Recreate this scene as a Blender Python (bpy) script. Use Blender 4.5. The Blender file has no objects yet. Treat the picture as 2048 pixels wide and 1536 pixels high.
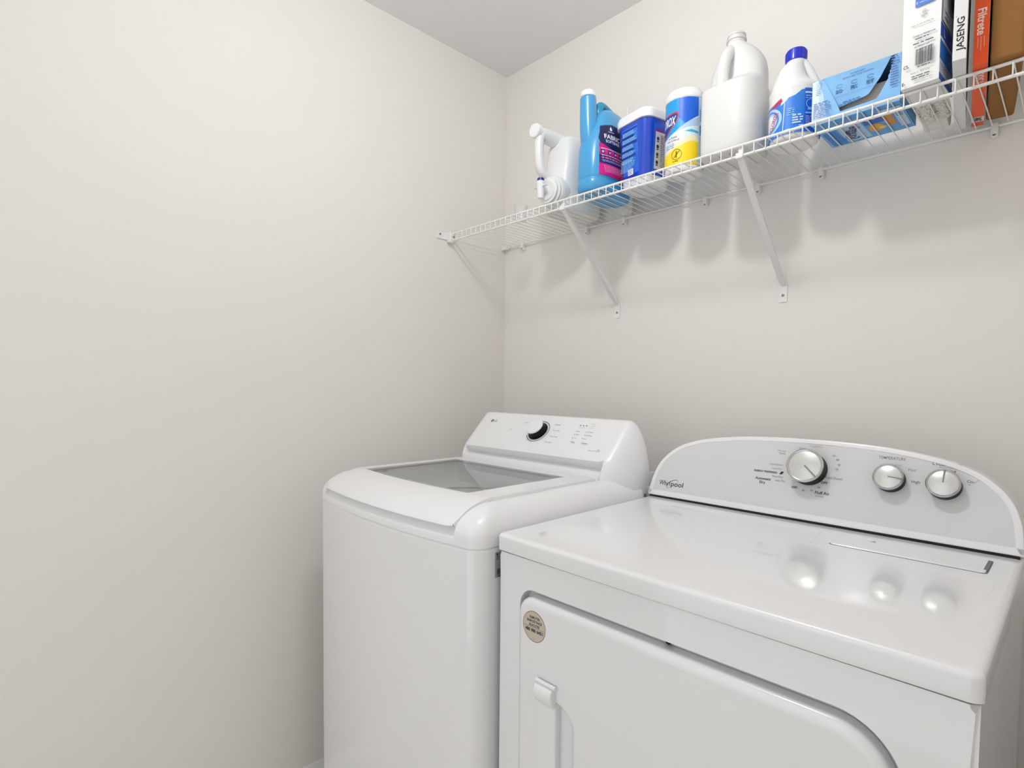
import bpy, bmesh, math, random
from mathutils import Vector, Matrix
random.seed(7)
SC = bpy.context.scene
COL = SC.collection
R = math.radians
# ------------------------------------------------------------------ camera, world, light, exposure
cam_d = bpy.data.cameras.new('camera'); cam = bpy.data.objects.new('camera', cam_d); COL.objects.link(cam)
cam_d.sensor_width = 36.0; cam_d.lens = 36.0 * 1101.7 / 2048
cam_d.shift_x = -0.576 / 2048; cam_d.shift_y = 46.94 / 2048
cam_d.clip_start = 0.01
YAW, PITCH, ROLL = 0.8019, -0.0416, 0.0095
cam.matrix_world = Matrix.Translation((1.6558, -1.5538, 1.2918)) @ Matrix.Rotation(YAW, 4, 'Z') @ Matrix.Rotation(R(90) + PITCH, 4, 'X') @ Matrix.Rotation(ROLL, 4, 'Z')
SC.camera = cam
SC.view_settings.view_transform = 'Standard'; SC.view_settings.look = 'None'
SC.view_settings.exposure = 0.03; SC.view_settings.gamma = 1.0
SC.view_settings.use_curve_mapping = False
w = bpy.data.worlds.new('world'); SC.world = w; w.use_nodes = True
w.node_tree.nodes['Background'].inputs[0].default_value = (1.0, 0.97, 0.93, 1)
w.node_tree.nodes['Background'].inputs[1].default_value = 0.45
LAMP = (1.0, -0.97, 2.43)
ld = bpy.data.lights.new('ceiling_bulb_light', 'POINT'); ld.energy = 13.2; ld.shadow_soft_size = 0.05; ld.color = (1.0, 0.995, 0.985)
lo = bpy.data.objects.new('ceiling_bulb_light', ld); COL.objects.link(lo); lo.location = LAMP
# added fill lamp behind the camera, set in the front wall opening
ad = bpy.data.lights.new('added_fill_light', 'AREA'); ad.shape = 'RECTANGLE'; ad.size = 1.35; ad.size_y = 2.35; ad.energy = 7.5; ad.color = (0.955, 0.98, 1.0)
ao = bpy.data.objects.new('added_fill_light', ad); COL.objects.link(ao); ao.location = (1.0, -2.39, 1.22); ao.rotation_euler = (R(90), 0, 0)

# ------------------------------------------------------------------ materials
MC = {}
def srgb(h):
    if isinstance(h, str):
        h = h.lstrip('#'); c = [int(h[i:i+2], 16) / 255 for i in (0, 2, 4)]
    else: c = h
    return tuple((x / 12.92 if x <= 0.04045 else ((x + 0.055) / 1.055) ** 2.4) for x in c)
def mat(name, col, rough=0.5, metal=0.0, coat=0.0, bump=0.0, bscale=200, trans=0.0, var=0.0, spec=0.5, sss=0.0):
    if name in MC: return MC[name]
    m = bpy.data.materials.new(name); m.use_nodes = True; nt = m.node_tree; b = nt.nodes['Principled BSDF']
    c = srgb(col)
    b.inputs['Base Color'].default_value = (*c, 1); b.inputs['Roughness'].default_value = rough
    b.inputs['Metallic'].default_value = metal; b.inputs['Specular IOR Level'].default_value = spec
    if coat: b.inputs['Coat Weight'].default_value = coat; b.inputs['Coat Roughness'].default_value = 0.05
    if trans: b.inputs['Transmission Weight'].default_value = trans
    if sss: b.inputs['Subsurface Weight'].default_value = sss; b.inputs['Subsurface Scale'].default_value = 0.01
    tc = nt.nodes.new('ShaderNodeTexCoord')
    n = nt.nodes.new('ShaderNodeTexNoise'); n.inputs['Scale'].default_value = bscale; n.inputs['Detail'].default_value = 3
    nt.links.new(tc.outputs['Object'], n.inputs['Vector'])
    if var:
        mx = nt.nodes.new('ShaderNodeMix'); mx.data_type = 'RGBA'; mx.inputs[0].default_value = 0.5
        mx.inputs[6].default_value = (*[x * (1 - var) for x in c], 1); mx.inputs[7].default_value = (*[min(1, x * (1 + var)) for x in c], 1)
        nt.links.new(n.outputs['Fac'], mx.inputs[0]); nt.links.new(mx.outputs[2], b.inputs['Base Color'])
    if bump:
        bp = nt.nodes.new('ShaderNodeBump'); bp.inputs['Strength'].default_value = bump; bp.inputs['Distance'].default_value = 0.001
        nt.links.new(n.outputs['Fac'], bp.inputs['Height']); nt.links.new(bp.outputs['Normal'], b.inputs['Normal'])
    MC[name] = m; return m
def ink(h, rough=0.4):
    return mat('ink_' + h, h, rough)
def milky(name, col, alpha, rough=0.3, back=0.35, shine=1.0):
    if name in MC: return MC[name]
    m = bpy.data.materials.new(name); m.use_nodes = True; nt = m.node_tree; nt.nodes.clear()
    N = nt.nodes.new; c = (*srgb(col), 1)
    out = N('ShaderNodeOutputMaterial'); d = N('ShaderNodeBsdfDiffuse'); t = N('ShaderNodeBsdfTranslucent'); g = N('ShaderNodeBsdfGlossy'); tr = N('ShaderNodeBsdfTransparent')
    d.inputs[0].default_value = c; t.inputs[0].default_value = c; g.inputs['Roughness'].default_value = rough
    a = N('ShaderNodeMixShader'); a.inputs[0].default_value = back; b = N('ShaderNodeMixShader'); b.inputs[0].default_value = alpha
    f = N('ShaderNodeFresnel'); f.inputs[0].default_value = 1.4; e = N('ShaderNodeMixShader')
    L = nt.links.new
    L(d.outputs[0], a.inputs[1]); L(t.outputs[0], a.inputs[2]); L(tr.outputs[0], b.inputs[1]); L(a.outputs[0], b.inputs[2])
    q = N('ShaderNodeMath'); q.operation = 'MULTIPLY'; q.inputs[1].default_value = shine; L(f.outputs[0], q.inputs[0]); L(q.outputs[0], e.inputs[0]); L(b.outputs[0], e.inputs[1]); L(g.outputs[0], e.inputs[2]); L(e.outputs[0], out.inputs[0])
    MC[name] = m; return m
def glass_sheet(name, tint, ior=1.5):
    m = bpy.data.materials.new(name); m.use_nodes = True; nt = m.node_tree; nt.nodes.clear(); N = nt.nodes.new; L = nt.links.new
    out = N('ShaderNodeOutputMaterial'); g = N('ShaderNodeBsdfGlossy'); g.inputs['Roughness'].default_value = 0.03
    t = N('ShaderNodeBsdfTransparent'); t.inputs[0].default_value = (*srgb(tint), 1)
    f = N('ShaderNodeFresnel'); f.inputs[0].default_value = ior; e = N('ShaderNodeMixShader')
    L(f.outputs[0], e.inputs[0]); L(t.outputs[0], e.inputs[1]); L(g.outputs[0], e.inputs[2]); L(e.outputs[0], out.inputs[0])
    return m
WALL = mat('wall_paint', '#ece9e4', 0.75, bump=0.12, bscale=350, spec=0.25)
CEIL = mat('ceiling_paint', '#efeff0', 0.9, bump=0.1, bscale=300, spec=0.2)
TRIM = mat('trim_paint', '#f0f0ee', 0.35, coat=0.2)
FLOOR = mat('floor_vinyl', '#dcd8d2', 0.5, var=0.12, bscale=12)
WHITE = mat('white_enamel', '#eeeef0', 0.35, coat=1.0, bump=0.006, bscale=300)
WPLAS = mat('white_plastic', '#f1f1f3', 0.28, coat=0.3, bump=0.015, bscale=400)
WPLAS2 = mat('white_bottle_plastic', '#eeeeee', 0.3, sss=0.1, bump=0.02, bscale=300)
WIRE = mat('white_vinyl_wire', '#efeeec', 0.35, coat=0.2)
GREYP = mat('console_grey', '#dcdcdd', 0.35, coat=0.25, bump=0.02, bscale=600)
DARK = mat('dark_gap', '#1b1b1d', 0.8)
BLACK = mat('black_satin_plastic', '#08080a', 0.45, spec=0.25)
CHROME = mat('brushed_chrome', '#c9c9cc', 0.22, metal=1.0)
KFACE = mat('satin_knob_face', '#d8d8d6', 0.3, metal=0.55)
STEEL = mat('screw_steel', '#8b8b8c', 0.35, metal=0.9)
TUBSTEEL = mat('drum_steel', '#b9bab8', 0.4, metal=0.5)

# ------------------------------------------------------------------ mesh helpers
def obj(name, bm, m, parent=None, loc=None, flat=False, ang=35, **props):
    bmesh.ops.remove_doubles(bm, verts=bm.verts, dist=1e-6)
    if not props.pop('keepn', False): bmesh.ops.recalc_face_normals(bm, faces=bm.faces)
    for f in bm.faces: f.smooth = not flat
    if not flat:
        for e in bm.edges:
            if len(e.link_faces) == 2 and e.calc_face_angle(0) > R(ang): e.smooth = False
    me = bpy.data.meshes.new(name); bm.to_mesh(me); bm.free()
    for x in (m if isinstance(m, (list, tuple)) else [m]): me.materials.append(x)
    o = bpy.data.objects.new(name, me); COL.objects.link(o)
    if not flat:
        wn = o.modifiers.new('weighted_normal', 'WEIGHTED_NORMAL'); wn.keep_sharp = True; wn.weight = 50
    if parent: o.parent = parent
    if loc is not None: o.location = loc
    for k, v in props.items(): o[k] = v
    return o
def thing(name, label, cat, loc=(0, 0, 0), rz=0, group=None):
    o = bpy.data.objects.new(name, None); COL.objects.link(o); o.location = loc; o.rotation_euler = (0, 0, rz)
    o.empty_display_size = 0.05; o['label'] = label; o['category'] = cat
    if group: o['group'] = group
    return o
def tag(o, label, cat, group=None):
    o['label'] = label; o['category'] = cat
    if group: o['group'] = group
    return o
def box(bm, x0, x1, y0, y1, z0, z1, r=0.0, seg=3, M=None, mi=0):
    vs = [bm.verts.new((x, y, z)) for x in (x0, x1) for y in (y0, y1) for z in (z0, z1)]
    fs = [bm.faces.new([vs[i] for i in q]) for q in ((0, 1, 3, 2), (4, 6, 7, 5), (0, 4, 5, 1), (2, 3, 7, 6), (0, 2, 6, 4), (1, 5, 7, 3))]
    allv = list(vs)
    if r > 0:
        es = list({e for f in fs for e in f.edges})
        res = bmesh.ops.bevel(bm, geom=es, offset=r, segments=seg, affect='EDGES', profile=0.5)
        allv = list({v for v in vs if v.is_valid} | set(res['verts'])); fs = list({f for v in allv for f in v.link_faces})
    for f in fs: f.material_index = mi
    if M is not None: bmesh.ops.transform(bm, matrix=M, verts=[v for v in allv if v.is_valid])
    return bm
def loft(bm, rings, c0=True, c1=True, mi=0, closed=True):
    V = [[bm.verts.new(p) for p in rg] for rg in rings]; n = len(V[0])
    for a, b in zip(V, V[1:]):
        for i in range(n if closed else n - 1):
            j = (i + 1) % n
            f = bm.faces.new((a[i], a[j], b[j], b[i])); f.material_index = mi
    if c0: bm.faces.new(V[0][::-1]).material_index = mi
    if c1: bm.faces.new(V[-1]).material_index = mi
    return V
def lathe(bm, prof, n=48, c=(0, 0, 0), axis='Z', M=None, c0=True, c1=True, mi=0):
    rings = []
    for r, z in prof:
        rg = []
        for i in range(n):
            a = 2 * math.pi * i / n; p = Vector((r * math.cos(a), r * math.sin(a), z))
            if axis == 'Y': p = Vector((p.x, -p.z, p.y))        # profile height points to -y
            if axis == 'X': p = Vector((p.z, p.x, p.y))
            p += Vector(c)
            if M is not None: p = M @ p
            rg.append(p)
        rings.append(rg)
    return loft(bm, rings, c0, c1, mi)
def tube(bm, pts, r, n=10, caps=True, mi=0):
    pts = [Vector(p) for p in pts]; rs = r if isinstance(r, list) else [r] * len(pts)
    rings = []; up = None
    for i, p in enumerate(pts):
        t = (pts[min(i + 1, len(pts) - 1)] - pts[max(i - 1, 0)]).normalized()
        if up is None: up = t.orthogonal().normalized()
        up = (up - t * up.dot(t)).normalized(); s = t.cross(up)
        rr = rs[i]; ra, rb = rr if isinstance(rr, tuple) else (rr, rr)
        rings.append([p + up * (ra * math.cos(2 * math.pi * k / n)) + s * (rb * math.sin(2 * math.pi * k / n)) for k in range(n)])
    return loft(bm, rings, caps, caps, mi)
def spline(pts, k=6):
    P = [Vector(p) for p in pts]; P = [P[0] * 2 - P[1]] + P + [P[-1] * 2 - P[-2]]; out = []
    for i in range(1, len(P) - 2):
        a, b, c, d = P[i-1:i+3]
        for j in range(k):
            t = j / k
            out.append(0.5 * ((2 * b) + (c - a) * t + (2 * a - 5 * b + 4 * c - d) * t * t + (3 * b - a - 3 * c + d) * t ** 3))
    out.append(P[-2]); return out
def sell(a, b, n, cx, cy, z, N=64):
    o = []
    for i in range(N):
        t = 2 * math.pi * i / N; c, s = math.cos(t), math.sin(t)
        o.append((cx + a * math.copysign(abs(c) ** (2 / n), c), cy + b * math.copysign(abs(s) ** (2 / n), s), z))
    return o
def rrect(x0, x1, y0, y1, rad, seg=8):
    if not isinstance(rad, (list, tuple)): rad = [rad] * 4      # order: (x1,y0) (x1,y1) (x0,y1) (x0,y0)
    o = []
    for (cx, cy, a0), r in zip(((x1, y0, -90), (x1, y1, 0), (x0, y1, 90), (x0, y0, 180)), rad):
        sx = -1 if cx == x1 else 1; sy = 1 if cy == y0 else -1
        for k in range(seg + 1):
            a = R(a0 + 90 * k / seg); o.append((cx + sx * r + r * math.cos(a), cy + sy * r + r * math.sin(a)))
    return o
def ring_interp(keys, K=4):
    """smooth interpolation of tuples keyed by their last entry order"""
    out = []
    P = [keys[0]] + list(keys) + [keys[-1]]
    for i in range(1, len(P) - 2):
        a, b, c, d = P[i-1:i+3]
        for j in range(K):
            t = j / K
            out.append(tuple(0.5 * ((2*b[q]) + (c[q]-a[q])*t + (2*a[q]-5*b[q]+4*c[q]-d[q])*t*t + (3*b[q]-a[q]-3*c[q]+d[q])*t**3) for q in range(len(b))))
    out.append(tuple(keys[-1])); return out

# ------------------------------------------------------------------ printed artwork and lettering
_tc = {}
def glyphs(s, bold=0.0):
    k = (s, bold)
    if k in _tc: return _tc[k]
    cu = bpy.data.curves.new('t', 'FONT'); cu.body = s; cu.size = 1; cu.resolution_u = 3; cu.offset = bold
    o = bpy.data.objects.new('t', cu); COL.objects.link(o)
    dg = bpy.context.evaluated_depsgraph_get(); ev = o.evaluated_get(dg); me = ev.to_mesh()
    vs = [(v.co.x, v.co.y) for v in me.vertices]; fs = [tuple(p.vertices) for p in me.polygons]
    ev.to_mesh_clear(); bpy.data.objects.remove(o); bpy.data.curves.remove(cu)
    _tc[k] = (vs, fs); return _tc[k]
class Art:
    """flat artwork in (u,v) metres laid on a real surface by S(u,v,h)"""
    def __init__(s): s.items = []
    def poly(s, pts, col): s.items.append((list(pts), [tuple(range(len(pts)))], col)); return s
    def rect(s, x0, y0, x1, y1, col, r=0):
        return s.poly(rrect(x0, x1, y0, y1, r, 5) if r else [(x0, y0), (x1, y0), (x1, y1), (x0, y1)], col)
    def disc(s, x, y, a, col, b=None, n=28):
        b = b or a; return s.poly([(x + a * math.cos(2*math.pi*i/n), y + b * math.sin(2*math.pi*i/n)) for i in range(n)], col)
    def ringp(s, x, y, a, w, col, b=None, a0=0, a1=360, n=40):
        b = b or a; vs = []; fs = []
        for i in range(n + 1):
            t = R(a0 + (a1 - a0) * i / n)
            vs += [(x + a * math.cos(t), y + b * math.sin(t)), (x + (a - w) * math.cos(t), y + (b - w) * math.sin(t))]
        for i in range(n): fs.append((2*i, 2*i+2, 2*i+3, 2*i+1))
        s.items.append((vs, fs, col)); return s
    def text(s, t, x, y, h, col, align='c', width=None, rot=0, bold=0.0, slant=0.0):
        vs, fs = glyphs(t, bold)
        if not vs: return s
        k = h / 0.7; mnx = min(v[0] for v in vs); mxx = max(v[0] for v in vs); W = (mxx - mnx) * k
        sx = (width / W) if width else 1.0; W *= sx
        ox = {'c': -W / 2, 'l': 0, 'r': -W}[align]; c, n = math.cos(R(rot)), math.sin(R(rot)); out = []
        for vx, vy in vs:
            a = (vx - mnx) * k * sx + ox; b = (vy - 0.35) * k; a += b * slant
            out.append((x + a * c - b * n, y + a * n + b * c))
        s.items.append((out, fs, col)); return s
    def lines(s, x0, y0, x1, y1, n, col, th=0.45, seed=1):
        rd = random.Random(seed); st = (y1 - y0) / n
        for i in range(n):
            y = y1 - (i + 0.5) * st; x = x0; end = x1 - rd.random() * 0.25 * (x1 - x0)
            while x < end:
                l = st * rd.uniform(1.0, 3.2); e = min(x + l, end)
                s.rect(x, y - st * th / 2, e, y + st * th / 2, col); x = e + st * 0.5
        return s
    def bars(s, x0, y0, x1, y1, n, col, seed=3):
        rd = random.Random(seed); x = x0; u = (x1 - x0) / n / 1.5
        while x < x1:
            wd = u * rd.choice((0.5, 0.8, 1.3)); s.rect(x, y0, min(x + wd, x1), y1, col); x += wd + u * rd.choice((0.5, 0.8, 1.1))
        return s
    def build(s, name, parent, S, step=None, base=0.0002, inc=0.00006, **kw):
        bm = bmesh.new(); cols = []
        for k, (vs, fs, col) in enumerate(s.items):
            if col not in cols: cols.append(col)
            mi = cols.index(col); t = bmesh.new(); V = [t.verts.new((a, b, 0)) for a, b in vs]
            for f in fs:
                try: t.faces.new([V[i] for i in f])
                except ValueError: pass
            if step:
                for ax, lst in ((0, [a for a, b in vs]), (1, [b for a, b in vs])):
                    q = math.floor(min(lst) / step) * step + step
                    while q < max(lst):
                        co = (q, 0, 0) if ax == 0 else (0, q, 0); no = (1, 0, 0) if ax == 0 else (0, 1, 0)
                        bmesh.ops.bisect_plane(t, geom=list(t.verts) + list(t.edges) + list(t.faces), plane_co=co, plane_no=no, dist=1e-7); q += step
            h = base + inc * k; mp = {v: bm.verts.new(S(v.co.x, v.co.y, h)) for v in t.verts}
            for f in t.faces:
                try: bm.faces.new([mp[v] for v in f.verts]).material_index = mi
                except ValueError: pass
            t.free()
        for f in bm.faces: f.smooth = bool(step)
        me = bpy.data.meshes.new(name); bm.to_mesh(me); bm.free()
        for c in cols: me.materials.append(ink(c) if isinstance(c, str) else c)
        o = bpy.data.objects.new(name, me); COL.objects.link(o); o.parent = parent
        for kk, v in kw.items(): o[kk] = v
        return o
def plane_S(o, U, V):
    o, U, V = Vector(o), Vector(U).normalized(), Vector(V).normalized(); N = U.cross(V)
    return lambda u, v, h: o + U * u + V * v + N * h
def place(name, M): pass

# ------------------------------------------------------------------ the room
H = 2.525; XR = 1.95; YF = -2.3; DX0, DX1, DH = 0.3, 1.7, 2.43
def struct(name, bm, m, **kw):
    o = obj(name, bm, m, flat=True, **kw); o['kind'] = 'structure'; return o
struct('floor', box(bmesh.new(), -0.1, XR + 0.1, YF - 0.1, 0.1, -0.05, 0), FLOOR)
struct('ceiling', box(bmesh.new(), -0.1, XR + 0.1, YF - 0.1, 0.1, H, H + 0.05), CEIL)
struct('wall_left', box(bmesh.new(), -0.1, 0, YF, 0, 0, H), WALL)
struct('wall_back', box(bmesh.new(), -0.1, XR + 0.1, 0, 0.1, 0, H), WALL)
struct('wall_right', box(bmesh.new(), XR, XR + 0.1, YF, 0, 0, H), WALL)
bm = bmesh.new(); box(bm, -0.1, DX0, YF - 0.1, YF, 0, H); box(bm, DX1, XR + 0.1, YF - 0.1, YF, 0, H); box(bm, DX0, DX1, YF - 0.1, YF, DH, H)  # unseen opening, made tall and wide for the added fill lamp
struct('wall_front', bm, WALL)
def baseboard(name, pts, wall_n):
    # moulded profile swept along the wall: (out, up)
    prof = [(0, 0), (0.014, 0), (0.014, 0.058), (0.0125, 0.063), (0.0125, 0.066), (0.009, 0.071), (0.0085, 0.076), (0.006, 0.083), (0, 0.085)]
    bm = bmesh.new(); n = Vector(wall_n)
    loft(bm, [[Vector(p) + n * a + Vector((0, 0, b)) for a, b in prof] for p in pts])
    o = obj(name, bm, TRIM); o['kind'] = 'structure'
baseboard('baseboard_left', [(0, YF, 0), (0, -0.0, 0)], (1, 0, 0))
baseboard('baseboard_back', [(0.014, 0, 0), (XR, 0, 0)], (0, -1, 0))
baseboard('baseboard_right', [(XR, YF, 0), (XR, -0.014, 0)], (-1, 0, 0))
bm = bmesh.new(); box(bm, DX0 - 0.06, DX0, YF, YF + 0.015, 0, DH + 0.06, 0.003); box(bm, DX1, DX1 + 0.06, YF, YF + 0.015, 0, DH + 0.06, 0.003); box(bm, DX0, DX1, YF, YF + 0.015, DH, DH + 0.06, 0.003)
struct('trim_1', bm, TRIM)
# ceiling light fixture holding the bulb
lt = thing('ceiling_light', 'round white ceiling lamp holder above the washer', 'light', (LAMP[0], LAMP[1], H))
bm = bmesh.new(); lathe(bm, [(0.075, 0), (0.075, -0.012), (0.06, -0.02), (0.02, -0.022), (0.02, -0.05)], 40); obj('fixture_base', bm, WPLAS, lt)

# ------------------------------------------------------------------ WASHER
WX0, WX1, WC, WH = 0.168, 0.854, 0.511, 0.343
WYF, WYB, BOW = -0.868, -0.262, 0.030
LX0, LX1 = 0.222, 0.790
FXS = sorted(set([k / 60 for k in range(60)] + [((e_ + d_) - 0.198) / 0.626 for e_ in (LX0,) for d_ in (-0.0024, -0.0018, -0.0012, -0.0006)] + [((e_ - d_) - 0.198) / 0.626 for e_ in (LX1,) for d_ in (-0.0024, -0.0018, -0.0012, -0.0006)]))
def plan(z, i=0.0, f=0.0, b=0.0, rr=0.03, x0=WX0, x1=WX1, yf=WYF, yb=WYB, bow=BOW, fx=None, ir=0.0, nf=60, ns=24, nb=30, nc=8):
    """closed plan curve: rounded rectangle whose front bows outward"""
    xa, xb, ya, yb_ = x0 + i, x1 - i - ir, yf, yb - b; pts = []
    rr = max(rr, 0.004)
    def seg(p, q, n): return [(p[0] + (q[0]-p[0])*k/n, p[1] + (q[1]-p[1])*k/n) for k in range(n)]
    def arc(cx, cy, a0, n): return [(cx + rr*math.cos(R(a0 + 90*k/n)), cy + rr*math.sin(R(a0 + 90*k/n))) for k in range(n)]
    if nf == 60:
        xs_ = [0.198 + 0.626 * t for t in FXS]
        pts += [(max(xa + rr, min(xb - rr, q)) if abs(q - WC) > 0.25 and not (LX0 - 0.003 < q < LX1 + 0.003) else q, ya) for q in xs_]
    else: pts += seg((xa + rr, ya), (xb - rr, ya), nf)
    pts += arc(xb - rr, ya + rr, -90, nc)
    pts += seg((xb, ya + rr), (xb, yb_ - rr), ns) + arc(xb - rr, yb_ - rr, 0, nc)
    pts += seg((xb - rr, yb_), (xa + rr, yb_), nb) + arc(xa + rr, yb_ - rr, 90, nc)
    pts += seg((xa, yb_ - rr), (xa, ya + rr), ns) + arc(xa + rr, ya + rr, 180, nc)
    xc, hw = (x0 + x1) / 2, (x1 - x0) / 2; out = []
    for x, y in pts:
        wgt = max(0, min(1, ((ya + yb_) / 2 - y) / ((yb_ - ya) / 2)))
        ff = fx(x, z) if fx else f
        out.append((x, y + wgt * (ff - bow * max(0, 1 - ((x - xc) / hw) ** 2)), z))
    return out
ws = thing('washing_machine', 'white top-load washer with a see-through lid, left of the dryer', 'washing machine', (WC, -0.56, 0))
OFFW = Matrix.Translation((-WC, 0.56, 0))
def wobj(name, bm, m, parent=ws, **kw):
    bmesh.ops.transform(bm, matrix=OFFW, verts=bm.verts); return obj(name, bm, m, parent, **kw)
bm = bmesh.new(); loft(bm, [plan(0.02), plan(0.961), plan(0.9645, 0.0006, 0.0006), plan(0.9672, 0.0028, 0.0028, rr=0.028)]); wobj('cabinet', bm, WHITE)
for x in (WX0 + 0.06, WX1 - 0.06):
    for y in (WYF + 0.06, WYB - 0.06): bm = bmesh.new(); lathe(bm, [(0.022, 0), (0.022, 0.01), (0.012, 0.012), (0.012, 0.02)], 20, (x, y, 0)); wobj('levelling_foot', bm, DARK)
DZ = 1.047
def lidw(x):
    def ss(t): t = max(0, min(1, t)); return t * t * (3 - 2 * t)
    return ss((x - LX0 + 0.0020) / 0.0012) * ss((LX1 + 0.0020 - x) / 0.0012)
#      z      inset   ir     front  front under the lid
PR = [(0.9685, 0.0, 0, 0.0, 0.0), (0.982, 0.0, 0, 0.0, 0.0), (0.986, 0.0, 0, 0.0, 0.003), (0.992, 0.0005, 0, 0.0005, 0.010), (0.999, 0.002, 0, 0.002, 0.016), (1.011, 0.006, 0, 0.008, 0.022),
      (1.022, 0.012, 0, 0.020, 0.030), (1.031, 0.020, 0, 0.035, 0.044), (1.039, 0.031, 0, 0.056, 0.066), (1.0435, 0.042, 0, 0.078, 0.090), (1.0448, 0.0495, 0.008, 0.092, 0.102), (1.0451, 0.0524, 0.0100, 0.0985, 0.1085), (1.0451, 0.0536, 0.0104, 0.0995, 0.1095), (1.0451, 0.066, 0.0104, 0.115, 0.12)]
rings = []
for n_, (z, i, ir, f, fl) in enumerate(PR):
    rg = plan(z, i, 0, rr=(0.004 if n_ >= 9 else 0.012 if n_ == 8 else max(0.03 - i * 0.2, 0.01)), ir=ir, fx=lambda x, z, f=f, fl=fl: f + (fl - f) * lidw(x))
    rings.append([(x, y, q - (0.007 if (n_ >= 12 and y < -0.415) else (0.007 * lidw(x) if q > 1.02 and y < -0.6 else 0))) for x, y, q in rg])
TOPR = rings[-1]
bm = bmesh.new(); loft(bm, [plan(0.9675, 0.0015, 0.0015)] + rings, c0=True, c1=False)
hx0, hx1, hy0, hy1 = 0.255, 0.70, -0.745, -0.455
hole = []
cxh, cyh = (hx0 + hx1) / 2, (hy0 + hy1) / 2
for x, y, z in TOPR:
    # same ordering, squeezed onto the opening
    u = (x - WC) / 0.285; v = (y + 0.57) / 0.25; m_ = max(abs(u), abs(v)); u, v = u / m_, v / m_
    hole.append((cxh + u * (hx1 - hx0) / 2, cyh + v * (hy1 - hy0) / 2, DZ - 0.006))
def shrinkc(t, z, rad=None):
    o = []
    for x, y, _ in hole:
        dx, dy = x - cxh, y - cyh; l = math.hypot(dx, dy)
        tx, ty = (dx / l * rad, dy / l * rad) if rad else (dx, dy)
        o.append((cxh + dx * (1 - t) + tx * t, cyh + dy * (1 - t) + ty * t, z))
    return o
loft(bm, [TOPR, hole], False, False)
wobj('top_cover', bm, WPLAS, ang=50)
bm = bmesh.new()
loft(bm, [[(x, y, DZ - 0.006) for x, y, z in hole], shrinkc(0.0, DZ - 0.014, 0.2), shrinkc(0.15, DZ - 0.034, 0.20), shrinkc(0.6, DZ - 0.062, 0.20), shrinkc(1, DZ - 0.075, 0.19)], False, False)
wobj('tub_rim', bm, WPLAS)
bm = bmesh.new()
loft(bm, [shrinkc(1, DZ - 0.075, 0.19), shrinkc(1, DZ - 0.12, 0.192), shrinkc(1, 0.6, 0.195), shrinkc(1, 0.55, 0.16)], False, True)
wobj('wash_drum', bm, TUBSTEEL)
bm = bmesh.new(); lathe(bm, [(0.07, 0.56), (0.05, 0.6), (0.035, 0.63), (0.03, 0.8), (0.0, 0.81)], 32, (cxh, cyh, 0), c1=False); wobj('agitator', bm, WPLAS)
# lid with window
def yfront(x): return WYF - BOW * (1 - ((x - WC) / WH) ** 2)
lidprof = [(None, DZ + 0.002, -0.412), (None, DZ + 0.004, -0.416), (None, DZ + 0.004, -0.452), ('g', DZ + 0.0042, 0.105), (0.088, DZ + 0.003, 0), (0.066, 1.0445, 0), (0.046, 1.038, 0), (0.030, 1.0295, 0), (0.016, 1.0195, 0), (0.006, 1.0125, 0), (0.001, 1.0065, 0), (0.0008, 1.0045, 0), (0.0035, 1.0028, 0), (0.022, 1.0045, 0)]
us = [0, 0.004, 0.03, 0.065] + [0.065 + 0.81 * k / 22 for k in range(1, 23)] + [0.92, 0.965, 0.996, 1.0]
G0, G1 = us.index(0.065), 25
grid = []; 
for a, z, yy in lidprof:
    row = []
    for u in us:
        x = LX0 + (LX1 - LX0) * u
        if z < 1.03: x = 0.506 + (x - 0.506) * (1 - 0.008 * ((1.03 - z) / 0.03) ** 1.6)
        if a is None: y = yy
        elif a == 'g': y = yfront(x) + yy
        else: y = yfront(x) + a
        e = min(u, 1 - u); zz = z - (0.009 if e < 0.003 else (0.0006 if e < 0.01 else 0)) * (1 if z > 1.012 else 0.0) + (0.004 * max(0, 1 - e / 0.02) ** 2 if z < 1.008 else 0)
        row.append((x, y, zz))
    grid.append(row)
bm = bmesh.new(); V = [[bm.verts.new(p) for p in r_] for r_ in grid]
gl = None
for j in range(len(V) - 1):
    for k in range(len(us) - 1):
        if j == 2 and G0 <= k < G1: continue
        bm.faces.new((V[j][k], V[j][k+1], V[j+1][k+1], V[j+1][k]))
# inner lip of the window opening
lp = [grid[2][k] for k in range(G0, G1 + 1)] + [grid[3][k] for k in range(G1, G0 - 1, -1)]
A_ = [bm.verts.new(p) for p in lp]; B_ = [bm.verts.new((p[0], p[1], p[2] - 0.006)) for p in lp]
for k in range(len(lp)):
    j = (k + 1) % len(lp); bm.faces.new((A_[k], A_[j], B_[j], B_[k]))
wobj('lid', bm, WPLAS, ang=50)
lid = [o for o in ws.children if o.name.startswith('lid')][0]
bm = bmesh.new()
top = [bm.verts.new((p[0], p[1], p[2] - 0.0015)) for p in lp]; bm.faces.new(top).normal_update()
if bm.faces[:][0].normal.z < 0: bmesh.ops.reverse_faces(bm, faces=bm.faces[:])
bmesh.ops.transform(bm, matrix=OFFW, verts=bm.verts); obj('lid_window', bm, glass_sheet('tinted_lid_glass', '#f8f9f7', 1.85), lid, keepn=True, label='clear glass window')
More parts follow.
